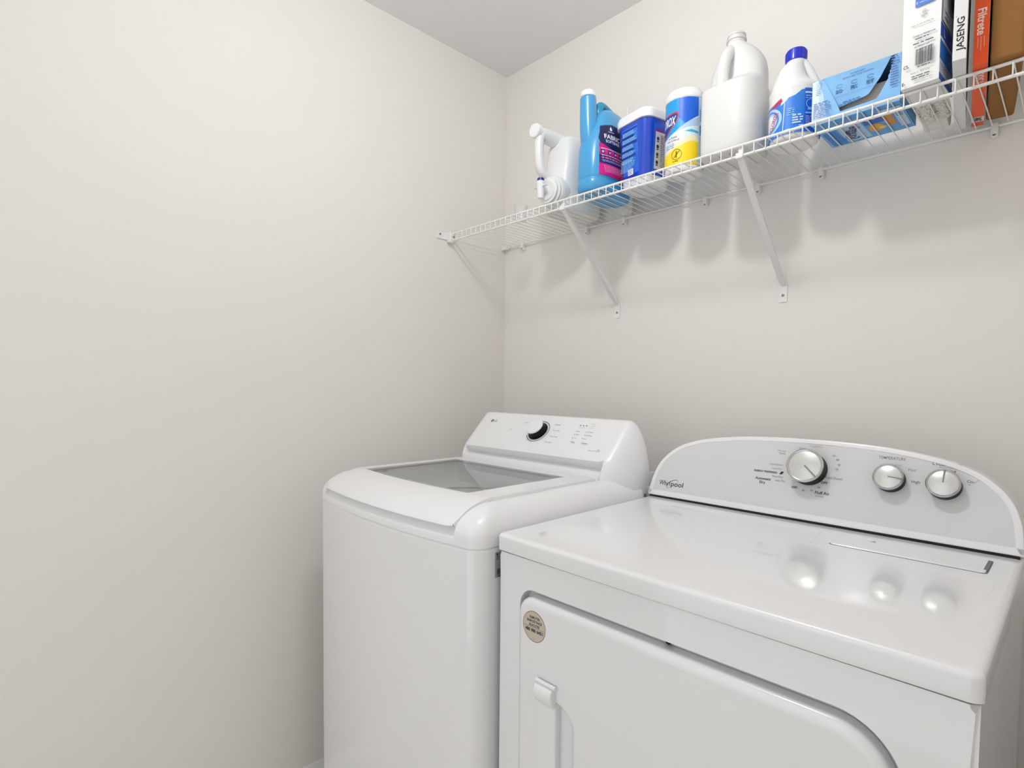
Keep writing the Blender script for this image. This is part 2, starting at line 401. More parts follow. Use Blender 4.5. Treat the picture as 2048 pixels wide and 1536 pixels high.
# control console
CB, CT = -0.405, -0.282
def crow(x):
    x = WX0 + (x - WX0) * (0.846 - WX0) / (WX1 - WX0); e = min(x - WX0 + 0.001, 0.846 - x + 0.001)
    def rc(e, r): return 1.0 if e >= r else math.sqrt(max(0, 1 - (1 - e / r) ** 2))
    s = rc(e, 0.055); s2 = 0.35 + 0.65 * rc(e, 0.075)
    def q(t): t = max(0, min(1, t)); return t * t * (3 - 2 * t)
    rec = q((x - 0.218) / 0.012) * q((0.79 - x) / 0.014)
    base = DZ - 0.002 - 0.02 * (1 - rc(e, 0.05))
    full = [(-0.402, 0.0), (-0.398, 0.014), (-0.391, 0.030), (-0.384, 0.044), (-0.380, 0.050), (-0.372, 0.0585), (-0.29, 0.142), (-0.281, 0.149), (-0.268, 0.151), (-0.258, 0.147), (-0.252, 0.138), (-0.248, 0.0)]
    rcs = [(-0.402, 0.0), (-0.384, 0.011), (-0.366, 0.022), (-0.368, 0.026), (-0.386, 0.0455), (-0.378, 0.0535)]
    o = []
    for k, (y, z) in enumerate(full):
        if k < 6: y = y + (rcs[k][0] - y) * rec; z = z + (rcs[k][1] - z) * rec
        o.append((x, -0.248 + (y + 0.248) * s2, base + z * (0.02 + 0.98 * s) if 0 < k < len(full) - 1 else base - 0.03))
    return o
xs = [WX0 + 0.0005, WX0 + 0.002, WX0 + 0.005, WX0 + 0.01, WX0 + 0.017, WX0 + 0.026, WX0 + 0.036, WX0 + 0.046, 0.218, 0.222, 0.226, 0.23, 0.235] + [0.235 + 0.54 * k / 10 for k in range(1, 11)] + [0.78, 0.785, 0.79, 0.797, 0.807, 0.817, 0.827, 0.836, 0.843, 0.849, 0.852, 0.8535]
bm = bmesh.new(); loft(bm, [crow(x) for x in xs]); wobj('control_console', bm, WPLAS, ang=28)
con = [o for o in ws.children if o.name.startswith('control_console')][0]
# console print on its sloped panel
P0 = Vector((0, -0.372, DZ - 0.002 + 0.0585)); P1 = Vector((0, -0.29, DZ - 0.002 + 0.142)); Vd = (P1 - P0).normalized(); NW = Vector((1, 0, 0)).cross(Vd)
def SW(u, v, h): return OFFW @ (P0 + Vector((u, 0, 0)) + Vd * v + NW * h)
a = Art(); g = '#6d6d72'
a.disc(0.272, 0.092, 0.0062, '#4a4a4e'); a.ringp(0.272, 0.092, 0.0044, 0.0009, '#ececed', a0=90, a1=360); a.rect(0.2725, 0.0915, 0.276, 0.0925, '#ececed')
a.text('LG', 0.289, 0.092, 0.0085, '#4a4a4e', bold=0.01)
a.build('brand_logo', con, SW); a = Art()
for t, x, y in (('Normal', 0.433, 0.094), ('Heavy', 0.432, 0.072), ('Bright Whites', 0.427, 0.049), ('Tub Clean', 0.428, 0.028)): a.text(t, x, y, 0.0038, g, 'c')
for t, x, y in (('Delicates', 0.553, 0.096), ('Perm. Press', 0.558, 0.073), ('Speed Wash', 0.562, 0.050), ('Rinse+Spin', 0.556, 0.027)): a.text(t, x, y, 0.0040, g, 'l')
for y in (0.094, 0.049, 0.028): a.rect(0.449, y, 0.456, y + 0.0005, '#b5b5b8')
a.text('Cycle', 0.381, 0.062, 0.004, '#9a9a9e', rot=60); a.text('Select', 0.387, 0.062, 0.003, '#b0b0b3', rot=60)
a.ringp(0.503, 0.064, 0.0405, 0.0018, '#26262a', a0=-152, a1=100, n=60)
a.build('cycle_markings', con, SW); a = Art()
for x in (0.648, 0.659, 0.670): a.disc(x, 0.1, 0.0021, '#39393d')
a.text('Wash Rinse Spin', 0.659, 0.092, 0.0025, '#9a9a9e')
for y, t in ((0.1075, 'Power'), (0.100, 'Start'), (0.093, 'Pause')): a.text(t, 0.690, y, 0.0028, '#9a9a9e', 'l'); a.disc(0.684, y, 0.0008, '#7d7d82')
for k, y in enumerate((0.077, 0.065, 0.052)):
    a.disc(0.646, y, 0.0013, '#5a5a60'); a.text(('Hot', 'Warm', 'Cold')[k], 0.651, y, 0.0033, g, 'l')
    a.disc(0.683, y, 0.0013, '#5a5a60'); a.text(('Pre Wash', 'Extra Rinse', 'Soak')[k], 0.688, y, 0.0033, g, 'l')
a.text('Temp.', 0.656, 0.037, 0.0045, '#55555a'); a.text('Options', 0.699, 0.036, 0.0045, '#55555a'); a.rect(0.645, 0.0315, 0.668, 0.0319, '#b5b5b8'); a.rect(0.688, 0.0305, 0.710, 0.0309, '#b5b5b8')
a.text('Smart Inverter', 0.737, 0.014, 0.0028, '#77777c'); a.ringp(0.757, 0.015, 0.0042, 0.0009, '#4a4a4e', a0=-60, a1=250)
a.build('option_markings', con, SW)
kn = thing('dial', '', '') ; bpy.data.objects.remove(kn)
KM = Matrix.Translation(OFFW @ (P0 + Vector((0.503, 0, 0)) + Vd * 0.064)) @ Matrix(((1, 0, 0), (0, Vd.y, NW.y), (0, Vd.z, NW.z))).to_4x4()
bm = bmesh.new(); lathe(bm, [(0.0335, 0), (0.0335, 0.002), (0.029, 0.003), (0.027, 0.022)], 48, M=KM, c1=True); dial = obj('cycle_dial', bm, BLACK, ws, label='black sided dial with a white cap')
bm = bmesh.new(); lathe(bm, [(0.0275, 0.0205), (0.0283, 0.0225), (0.0275, 0.0245), (0.025, 0.0255), (0.0, 0.0258)], 48, M=KM, c1=False); obj('dial_cap', bm, WPLAS, dial)
# side label with text and barcode
a = Art(); a.rect(0, 0, 0.07, 0.052, '#a9a9ac', 0.003)
a.disc(0.006, 0.047, 0.0022, '#17171a'); a.text('LG', 0.0125, 0.047, 0.003, '#17171a', bold=0.02)
a.lines(0.004, 0.036, 0.012, 0.044, 3, '#2b2b2f'); a.lines(0.017, 0.036, 0.06, 0.045, 3, '#2b2b2f', seed=4)
a.lines(0.018, 0.026, 0.06, 0.033, 2, '#555558', seed=6); a.bars(0.004, 0.006, 0.064, 0.018, 34, '#17171a')
a.rect(0.004, 0.003, 0.064, 0.0045, '#2b2b2f')
a.build('rating_sticker', ws, plane_S(OFFW @ Vector((WX1, -0.822, 0.905)), (0, 1, 0), (0, 0, 1)), label='small silver sticker with barcode')
# water valve knob on the back of the cabinet
bm = bmesh.new(); box(bm, 0.832, 0.857, -0.262, -0.215, 0.99, 1.02, 0.004); lathe(bm, [(0.016, 0), (0.016, 0.03), (0.012, 0.036)], 20, (0.841, -0.235, 1.02)); wobj('hose_inlet', bm, mat('grey_valve', '#bcbcbe', 0.4))

# ------------------------------------------------------------------ DRYER
DX_0, DX_1, DC = 0.861, 1.598, 1.2295
DYF, DYB, DTZ = -0.825, -0.165, 1.0
dr = thing('clothes_dryer', 'white front-load dryer with three silver knobs, right of the washer', 'dryer', (DC, -0.5, 0))
OFFD = Matrix.Translation((-DC, 0.5, 0))
def dobj(name, bm, m, parent=dr, **kw):
    bmesh.ops.transform(bm, matrix=OFFD, verts=bm.verts); return obj(name, bm, m, parent, **kw)
def dplan(z, i=0, f=0, rr=0.012, bow=0.003): return plan(z, i, f, 0, rr, DX_0, DX_1, DYF, DYB, bow, nf=40, ns=12, nb=20, nc=6)
# cabinet: front panel with a recess around the door
xa, xb, yf = DX_0 + 0.003, DX_1 - 0.003, DYF + 0.004
outer = rrect(xa, xb, 0.02, 0.964, 0.0)[::1]
outer = [(xa, 0.02), (xb, 0.02), (xb, 0.964), (xa, 0.964)]
HX0, HX1, HZ0, HZ1 = 0.925, 1.535, 0.30, 0.9085
holep = rrect(HX0, HX1, HZ0, HZ1, [0.05, 0.075, 0.035, 0.05], 10)
bm = bmesh.new()
ov = [bm.verts.new((x, yf, z)) for x, z in outer]; hv = [bm.verts.new((x, yf, z)) for x, z in holep]
es = [bm.edges.new((ov[i], ov[(i+1) % 4])) for i in range(4)] + [bm.edges.new((hv[i], hv[(i+1) % len(hv)])) for i in range(len(hv))]
bmesh.ops.triangle_fill(bm, edges=es, use_beauty=True)
hb = [bm.verts.new((x, yf + 0.022, z)) for x, z in holep]
for i in range(len(hv)):
    j = (i + 1) % len(hv); bm.faces.new((hv[i], hv[j], hb[j], hb[i]))
bm.faces.new(hb)
ob = [bm.verts.new((x, DYB, z)) for x, z in outer]
for i in range(4):
    j = (i + 1) % 4; bm.faces.new((ov[i], ov[j], ob[j], ob[i]))
bm.faces.new(ob[::-1])
ed = [e for e in bm.edges if {round(v.co.y, 4) for v in e.verts} == {round(yf, 4)} and all(min(abs(v.co.x - xa), abs(v.co.x - xb)) < 1e-5 for v in e.verts) and abs(e.verts[0].co.x - e.verts[1].co.x) < 1e-5 and abs(e.verts[0].co.z - e.verts[1].co.z) > 0.5]
bmesh.ops.bevel(bm, geom=ed, offset=0.006, segments=3, affect='EDGES')
hv2 = [e for e in bm.edges if len(e.link_faces) == 2 and abs(e.verts[0].co.y - yf) < 1e-5 and abs(e.verts[1].co.y - yf) < 1e-5 and any(abs(f.normal.y) < 0.5 for f in e.link_faces) and HX0 - 0.001 < e.verts[0].co.x < HX1 + 0.001]
cab = dobj('cabinet', bm, WHITE)
for x in (xa + 0.05, xb - 0.05):
    for y in (DYF + 0.06, DYB - 0.05): bm = bmesh.new(); lathe(bm, [(0.02, 0), (0.02, 0.008), (0.01, 0.01), (0.01, 0.02)], 20, (x, y, 0)); dobj('levelling_foot', bm, DARK)
bm = bmesh.new()
loft(bm, [dplan(0.9665, 0.002, 0.002), dplan(0.968, 0, 0), dplan(0.992, 0, 0), dplan(0.9952, 0.0008, 0.0008), dplan(0.9978, 0.0026, 0.0026), dplan(0.9993, 0.0055, 0.0055), dplan(1.0, 0.010, 0.010), dplan(1.0, 0.013, 0.013)])
topo = dobj('top_panel', bm, WHITE, ang=60)
bm = bmesh.new(); box(bm, DX_0 + 0.012, DX_1 - 0.012, DYF + 0.014, DYB - 0.01, 0.960, 0.970); dobj('top_gap_shade', bm, DARK)  # dark filler box paints the shade under the top panel's edge
# pressed ridges in the top
bm = bmesh.new()
def ridge(pts, r=0.0016):
    s = spline(pts, 6); n = len(s); tube(bm, [(p[0], p[1], DTZ - 0.0009) for p in s], [r * min(1, 0.15 + 4 * min(k, n - 1 - k) / n) for k in range(n)], 8)
ridge([(0.93, -0.345, 0), (1.1, -0.345, 0), (1.285, -0.343, 0), (1.298, -0.348, 0), (1.304, -0.365, 0), (1.309, -0.43, 0), (1.315, -0.447, 0), (1.33, -0.452, 0), (1.45, -0.457, 0), (1.55, -0.462, 0), (1.572, -0.474, 0), (1.576, -0.50, 0), (1.567, -0.60, 0), (1.552, -0.765, 0)])
ridge([(0.93, -0.352, 0), (0.895, -0.36, 0), (0.888, -0.39, 0), (0.888, -0.55, 0), (0.888, -0.72, 0), (0.90, -0.765, 0), (0.95, -0.775, 0)], 0.0009)
dobj('pressed_ridge', bm, WHITE, topo)
# lint screen door
a = rrect(1.338, 1.560, -0.418, -0.326, 0.006, 5)
bm = bmesh.new(); loft(bm, [[(x, y, DTZ - 0.001) for x, y in a], [(x, y, DTZ + 0.0012) for x, y in a], [(x * 0.996 + 1.449 * 0.004, y * 0.985 - 0.372 * 0.015, DTZ + 0.002) for x, y in a]])
lint = dobj('lint_screen_cover', bm, WHITE)
bm = bmesh.new(); loft(bm, [[(x, y, DTZ - 0.0006 + q) for x, y in rrect(1.3365, 1.5625, -0.4195, -0.3255, 0.006, 5)] for q in (0, 0.0009)]); box(bm, 1.5555, 1.562, -0.40, -0.332, DTZ + 0.0001, DTZ + 0.0023, 0.001); dobj('cover_gap', bm, mat('gap_grey', '#77777a', 0.8), lint)
a = Art(); a.poly([(1.388, -0.352), (1.398, -0.352), (1.393, -0.340)], '#9b9b9d'); a.build('arrow_mark', lint, lambda u, v, h: OFFD @ Vector((u, v, DTZ + 0.002 + h)))
# faint worn sticker residue on the left of the top
a = Art(); a.text('Made in U.S.A.', 0, 0, 0.008, '#dcdcdd', rot=0); a.build('worn_print', topo, lambda u, v, h: OFFD @ Vector((1.0 + u, -0.345 + v, DTZ + h)))
# door
def doorloop(i, y): return [(x, y, z) for x, z in rrect(HX0 + 0.001 + i, HX1 - 0.008 - i, HZ0 + 0.006 + i, HZ1 - 0.0125 - i, [0.05 - i, 0.068 - i, 0.034 - i, 0.05 - i], 10)]
DYS = yf - 0.007
bm = bmesh.new(); VV = loft(bm, [doorloop(0.002, yf + 0.0215), doorloop(0, yf + 0.018), doorloop(0, yf + 0.004), doorloop(0.0012, yf - 0.001), doorloop(0.004, yf - 0.0045), doorloop(0.009, yf - 0.0065), doorloop(0.014, yf - 0.007), doorloop(0.017, yf - 0.007)], True, False)
hx0_, hx1_ = 0.980, 1.024
def pocket(i, j, y, dr_=0.0): return [(x, y, z) for x, z in rrect(hx1_ - 0.001 + i, 1.068 - j, 0.45 + j, 0.727 - j * 0.8, [0.02, max(0.006, 0.041 - j), 0.003, 0.003], 8)]
P_ = [pocket(0, 0, DYS), pocket(0, 0.0015, DYS + 0.0006), pocket(0, 0.006, DYS + 0.006), pocket(0, 0.014, DYS + 0.012), pocket(0, 0.022, DYS + 0.0145)]
PV = [[bm.verts.new(p) for p in r_] for r_ in P_]; o_ = VV[-1]
es = [e for k in range(len(o_)) for e in [bm.edges.get((o_[k], o_[(k+1) % len(o_)]))] if e] + [bm.edges.new((PV[0][k], PV[0][(k+1) % len(PV[0])])) for k in range(len(PV[0]))]
bmesh.ops.triangle_fill(bm, edges=es, use_beauty=True)
for a_, b_ in zip(PV, PV[1:]):
    for k in range(len(a_)):
        j = (k + 1) % len(a_); bm.faces.new((a_[k], a_[j], b_[j], b_[k]))
bm.faces.new(PV[-1])
door = dobj('door', bm, WHITE, ang=60)
bm = bmesh.new()
prof = [(0.752, 0.0), (0.751, 0.007), (0.747, 0.012), (0.741, 0.0145), (0.734, 0.015), (0.727, 0.014), (0.721, 0.011), (0.716, 0.006), (0.713, 0.003), (0.708, 0.0022), (0.45, 0.0022), (0.445, 0.0)]
def hp(x, k=0): return [(x, DYS + 0.001 - max(0, d - k), z - (k if i < 6 else 0)) for i, (z, d) in enumerate(prof)]
loft(bm, [hp(hx0_, 0.0025), hp(hx0_ + 0.0025), hp(hx1_ - 0.0025), hp(hx1_, 0.0025)])
dobj('door_handle', bm, WPLAS, door, ang=40)
bm = bmesh.new(); tube(bm, [(hx0_ + 0.001, DYS - 0.006, 0.7545), (hx1_ + 0.004, DYS - 0.006, 0.7545)], (0.0035), 12); dobj('handle_rib', bm, WPLAS, door)
bm = bmesh.new(); lathe(bm, [(0.006, 0), (0.006, 0.004), (0.003, 0.005)], 20, (1.229, yf + 0.021, 0.9025), axis='Y'); dobj('door_bumper', bm, DARK)
# round service sticker
a = Art(); a.disc(0, 0, 0.0285, '#8c2f1e', n=48); a.disc(0, 0, 0.0275, '#c9bfae', n=48)
a.text('REMOTER', 0.002, 0.0165, 0.0048, '#2b2f46', width=0.026, bold=0.03); a.text('ENROSTINCE', 0.001, 0.0095, 0.0048, '#2b2f46', width=0.037, bold=0.03); a.text('BLACCTES', 0.001, 0.0022, 0.0046, '#3a3c48', width=0.026, bold=0.03)
a.rect(-0.0255, -0.0022, 0.0255, -0.0016, '#7c4034'); a.text('480 980 6451', 0, -0.0075, 0.0058, '#1d2540', width=0.044, bold=0.03); a.text('service', 0, -0.0225, 0.0016, '#8c5a4a')
SD = lambda u, v, h: OFFD @ Vector((0.969 + u, DYS - h, 0.846 + v))
a.build('service_sticker', door, SD, label='round cream sticker with a red border')
# console
TI = R(20); Q0 = Vector((0, -0.2827, DTZ)); QV = Vector((0, math.sin(TI), math.cos(TI))); QN = Vector((0, -math.cos(TI), math.sin(TI)))
def SQ(u, v, h): return OFFD @ (Q0 + Vector((u, 0, 0)) + QV * v + QN * h)
half = [(0, 0.188), (0.05, 0.1878), (0.10, 0.186), (0.14, 0.1835), (0.175, 0.1795), (0.215, 0.1735), (0.25, 0.166), (0.28, 0.156), (0.303, 0.145), (0.322, 0.131), (0.338, 0.115), (0.35, 0.098), (0.358, 0.08), (0.364, 0.058), (0.367, 0.035), (0.3685, 0.014), (0.368, 0.0055)]
def smooth2(pts, k=3): return [(p.x, p.y) for p in spline([(a_, b_, 0) for a_, b_ in pts], k)]
hs = smooth2(half)
loop = [(DC + x, y) for x, y in hs] + [(DC - x, y) for x, y in hs[::-1][:-1]]
def inset(lp, d, dbot=None):
    n = len(lp); out = []
    for i in range(n):
        p, q, s_ = Vector(lp[i-1]), Vector(lp[i]), Vector(lp[(i+1) % n]); t = (s_ - p).normalized(); nn = Vector((t.y, -t.x))
        c = Vector((DC, 0.07)) - q
        if nn.dot(c) < 0: nn = -nn
        r_ = q + nn * d; out.append((r_.x, r_.y))
    return out
def clampb(lp, b): return [(x, max(y, b)) for x, y in lp]
bm = bmesh.new()
L0 = [SQ(x, y, 0) for x, y in loop]
def back(lp, yy, dz=0): return [OFFD @ Vector((x, yy, (Q0 + QV * y).z + dz)) for x, y in lp]
i1, i2, i3 = inset(loop, 0.0015), inset(loop, 0.004), inset(loop, 0.011)
def SQl(lp, h): return [SQ(x, y, h) for x, y in lp]
backring = [OFFD @ Vector((x, -0.165, DTZ + y * 0.95)) for x, y in inset(loop, 0.012)]
bodyr = [backring, [OFFD @ Vector((x, max(-0.185, (Q0 + QV * y).y + 0.02), DTZ + y * 0.94)) for x, y in inset(loop, 0.004)], SQl(loop, -0.012), SQl(loop, -0.004), SQl(i1, -0.001), SQl(i2, 0), SQl(clampb(i3, 0.019), 0), SQl(clampb(inset(loop, 0.012), 0.0198), -0.0012)]
loft(bm, bodyr, True, False)
con2 = obj('control_console', bm, WPLAS, dr, ang=40)
bm = bmesh.new(); pl_ = clampb(inset(loop, 0.012), 0.0198); bm.faces.new([bm.verts.new(SQ(x, y, -0.0012)) for x, y in pl_])
face = obj('console_face', bm, GREYP, con2, label='light grey printed control face', flat=True)
bm = bmesh.new(); box(bm, DX_0 + 0.006, DX_1 - 0.006, -0.2785, -0.175, DTZ - 0.001, DTZ + 0.0075); dobj('console_gap_shade', bm, DARK)  # dark filler box paints the shade line below the console
def SF(u, v, h): return SQ(u, v, h - 0.0012)
a = Art(); K = '#2a2a2c'; g = '#87878a'
a.text('Whirl', 0.8885, 0.0415, 0.0125, K, 'l', width=0.031, bold=0.012); a.text('pool', 0.9225, 0.0415, 0.0125, K, 'l', width=0.034, bold=0.012)
def swoosh(cx, cy, ax, ay, rot, a0, a1, w0, n=26):
    vs = []; fs = []
    for i in range(n + 1):
        t = i / n; A = R(a0 + (a1 - a0) * t); wv = w0 * (0.15 + math.sin(math.pi * t))
        for s_ in (1, -1):
            x, y = (ax + s_ * wv) * math.cos(A), (ay + s_ * wv) * math.sin(A); c, s2 = math.cos(R(rot)), math.sin(R(rot))
            vs.append((cx + x * c - y * s2, cy + x * s2 + y * c))
    for i in range(n): fs.append((2*i, 2*i+2, 2*i+3, 2*i+1))
    a.items.append((vs, fs, K))
swoosh(0.925, 0.041, 0.017, 0.0075, 35, -60, 250, 0.0006)
a.build('brand_logo', con2, SF); a = Art()
for t, x, y, h in (('Wrinkle', 1.180, 0.155, 0.004), ('Shield', 1.182, 0.149, 0.004), ('Cool Down', 1.172, 0.122, 0.0044), ('Less Dry', 1.176, 0.1125, 0.0042), ('More Dry', 1.180, 0.094, 0.0042), ('Very Dry', 1.187, 0.085, 0.0042)): a.text(t, x, y, h, g)
a.text('ENERGY PREFERRED', 1.152, 0.1025, 0.0044, K, width=0.052, bold=0.02); a.poly([(1.183, 0.100), (1.186, 0.1065), (1.192, 0.1068), (1.190, 0.1015), (1.186, 0.0995)], K)
a.text('Automatic', 1.149, 0.0855, 0.0058, '#3c3c3f', bold=0.015); a.text('Dry', 1.149, 0.077, 0.0058, '#3c3c3f', bold=0.015)
a.text('OFF', 1.219, 0.0745, 0.0048, K, bold=0.02); a.text('OFF', 1.277, 0.0925, 0.0052, K, bold=0.015); a.text('Quick', 1.224, 0.1645, 0.0042, g)
for t, x, y in (('60', 1.238, 0.0705), ('50', 1.2545, 0.0725), ('30', 1.268, 0.081), ('20', 1.297, 0.125), ('40', 1.300, 0.135), ('50', 1.296, 0.146), ('10', 1.288, 0.154)): a.text(t, x, y, 0.0042, g)
a.text('Timed Dry', 1.250, 0.172, 0.004, '#b4b4b8'); a.text('Cool Down', 1.294, 0.105, 0.0048, g, 'c'); a.text('Fluff Air', 1.276, 0.0695, 0.0062, K, bold=0.005); a.text('No Heat', 1.272, 0.062, 0.003, g)
a.build('timer_markings', con2, SF); a = Art()
a.text('TEMPERATURE', 1.393, 0.160, 0.0058, '#77777a', width=0.046, bold=0.005); a.text('Low', 1.405, 0.1475, 0.004, '#b0b0b3'); a.text('Med', 1.428, 0.1395, 0.005, g); a.text('High', 1.436, 0.1165, 0.0055, '#66666a')
a.build('temperature_markings', con2, SF); a = Art()
a.text('CYCLE SIGNAL', 1.482, 0.1565, 0.0058, K, width=0.046, bold=0.01); a.text('End Of Cycle', 1.482, 0.1505, 0.003, g); a.text('Off', 1.4915, 0.1435, 0.005, '#4a4a4d')
a.text('On', 1.518, 0.128, 0.0055, '#55555a'); a.rect(1.5155, 0.1215, 1.519, 0.1225, g)
a.poly([(1.524, 0.126), (1.5245, 0.1257), (1.531, 0.134), (1.5305, 0.1343)], '#9a9a9d'); a.disc(1.530, 0.1385, 0.0010, '#77777a')
a.build('signal_markings', con2, SF)
def knob(x, v, r, hgt, ang, name):
    M = Matrix.Translation(SQ(x, v, -0.0012)) @ Matrix(((1, 0, 0), (0, QV.y, QN.y), (0, QV.z, QN.z))).to_4x4()
    bm = bmesh.new(); lathe(bm, [(r * 0.99, 0.0005), (r * 0.96, hgt - 0.006)], 56, M=M); k = obj(name, bm, BLACK, dr)
    bm = bmesh.new(); lathe(bm, [(r * 0.95, hgt - 0.005), (r * 1.0, hgt - 0.0042), (r * 1.01, hgt - 0.0025), (r * 0.985, hgt - 0.0005), (r * 0.93, hgt + 0.0006), (r * 0.87, hgt - 0.0004), (r * 0.85, hgt - 0.002)], 56, M=M, c0=True, c1=False); obj('knob_rim', bm, CHROME, k)
    bm = bmesh.new(); lathe(bm, [(r * 0.865, hgt - 0.0016), (r * 0.6, hgt + 0.0002), (r * 0.3, hgt + 0.0010), (0.0002, hgt + 0.0013)], 56, M=M, c0=False, c1=True); obj('knob_face', bm, KFACE, k)
    bm = bmesh.new(); box(bm, r * 0.02, r * 0.93, -0.0012 * r / 0.03, 0.0012 * r / 0.03, hgt - 0.001, hgt + 0.0022, 0.0005, M=M @ Matrix.Rotation(R(ang), 4, 'Z')); obj('pointer', bm, mat('pointer_grey', '#8e8e90', 0.35, metal=0.5), k)
knob(1.243, 0.1195, 0.0372, 0.034, -43, 'timer_knob')
knob(1.3945, 0.1155, 0.0262, 0.027, -4, 'temperature_knob')
knob(1.4815, 0.1145, 0.0268, 0.027, 88, 'signal_knob')

# ------------------------------------------------------------------ WIRE SHELF
SZ = 1.845; SY = -0.287; SX0, SX1 = 0.028, 1.935
sh = thing('wire_shelf', 'long white wire shelf on the back wall holding the laundry supplies', 'shelf', (0, 0, SZ))
def so(name, bm, m=WIRE, **kw): return obj(name, bm, m, sh, **kw)
for nm, y, z, r in (('front_top_rod', SY, -0.0008, 0.0031), ('front_bottom_rod', SY, -0.0245, 0.0031), ('back_rod', -0.012, -0.003, 0.0031)):
    bm = bmesh.new(); tube(bm, [(SX0, y, z), (SX1, y, z)], r, 12); so(nm, bm)
bm = bmesh.new(); tube(bm, [(0, -0.0155, -0.0012), (0, -0.1, 0.0008), (0, SY + 0.004, 0.0008), (0, SY - 0.0028, 0.0002), (0, SY - 0.0042, -0.003), (0, SY - 0.0042, -0.0255)], 0.00125, 8)
w0 = so('cross_wire', bm); w0.location.x = SX0 + 0.003
x = SX0 + 0.003 + 0.0254
while x < SX1:
    c = w0.copy(); COL.objects.link(c); c.parent = sh; c.location.x = x; x += 0.0254
def brace(x):
    lc = (x, 0, 1.547 - SZ)
    bm = bmesh.new(); p0 = Vector((0, SY + 0.002, SZ - 1.547 - 0.024)); p1 = Vector((0, -0.006, 0.02)); d = (p1 - p0).normalized(); n = Vector((0, d.z, -d.y)) * -1
    W = 0.0075; sec = [(-W, -0.0045), (W, -0.0045), (W, 0.0035), (W - 0.0014, 0.0035), (W - 0.0014, -0.003), (-W + 0.0014, -0.003), (-W + 0.0014, 0.0035), (-W, 0.0035)]
    def rg(p, k=1.0): return [p + Vector((a_ * k, 0, 0)) + n * b_ for a_, b_ in sec]
    loft(bm, [rg(p0 - d * 0.006, 0.7), rg(p0 + d * 0.012, 0.95), rg(p0 + d * 0.05), rg(p1 - d * 0.03), rg(p1, 0.75)])
    b = obj('brace', bm, WIRE, sh, lc, flat=True)
    bm = bmesh.new(); box(bm, -0.0085, 0.0085, SY - 0.006, SY + 0.01, SZ - 1.547 - 0.031, SZ - 1.547 - 0.018, 0.002); box(bm, -0.006, 0.006, SY + 0.0035, SY + 0.0065, SZ - 1.547 - 0.02, SZ - 1.547 + 0.0, 0.001)
    obj('hook', bm, WIRE, b)
    bm = bmesh.new(); pts = rrect(-0.0105, 0.0105, -0.028, 0.024, 0.004, 4); loft(bm, [[(x_, -0.0005, z_) for x_, z_ in pts], [(x_, -0.003, z_) for x_, z_ in pts]])
    obj('foot_plate', bm, WIRE, b)
    bm = bmesh.new(); lathe(bm, [(0.0035, 0), (0.0035, 0.001), (0.002, 0.0018)], 14, (0, -0.003, -0.010), axis='Y'); obj('screw', bm, STEEL, b)
brace(0.556)
brace(1.090)
bm = bmesh.new(); box(bm, 0, 0.004, -0.345, -0.272, -0.022, 0.006, 0.0015); box(bm, 0.003, 0.024, -0.299, -0.277, -0.032, 0.006, 0.003)
eb = so('end_bracket', bm)
bm = bmesh.new(); lathe(bm, [(0.0035, 0), (0.0035, 0.0012), (0.002, 0.002)], 14, (0.004, -0.331, -0.006), axis='X'); obj('screw', bm, STEEL, eb)
bm = bmesh.new(); lathe(bm, [(0.0045, 0), (0.0045, 0.0012)], 16, (0.0235, SY + 0.002, -0.012), axis='X'); obj('bracket_slot', bm, DARK, eb)
bm = bmesh.new(); box(bm, 0.0, 0.03, -0.022, 0.0, -0.012, 0.006, 0.002); so('back_end_cap', bm)
def clip(x):
    bm = bmesh.new(); box(bm, x - 0.006, x + 0.006, -0.019, -0.0005, -0.02, 0.003, 0.002); lathe(bm, [(0.0055, 0.0005), (0.0055, 0.014), (0.004, 0.016)], 18, (x, 0, -0.021), axis='Y')
    c_ = so('wall_clip', bm); bm = bmesh.new(); lathe(bm, [(0.0028, 0.0155), (0.0028, 0.0168)], 12, (x, 0, -0.021), axis='Y'); obj('screw', bm, STEEL, c_)
for x in (0.111, 0.429, 0.584, 0.868, 1.02, 1.177, 1.508, 1.78): clip(x)
T = SZ + 0.0026            # resting height on top of the wires

# ------------------------------------------------------------------ THINGS ON THE SHELF
# clear measuring cup
bm = bmesh.new(); lathe(bm, [(0.019, 0), (0.0195, 0.002), (0.0235, 0.048), (0.0245, 0.05), (0.0225, 0.05), (0.0185, 0.003), (0.001, 0.0025)], 32, c1=True)
tag(obj('measuring_cup', bm, milky('clear_plastic', '#fbfbfb', 0.22, 0.1, 0.5, 0.25), None, (0.305, -0.215, T)), 'small clear plastic measuring cup left of the white detergent jug', 'cup')

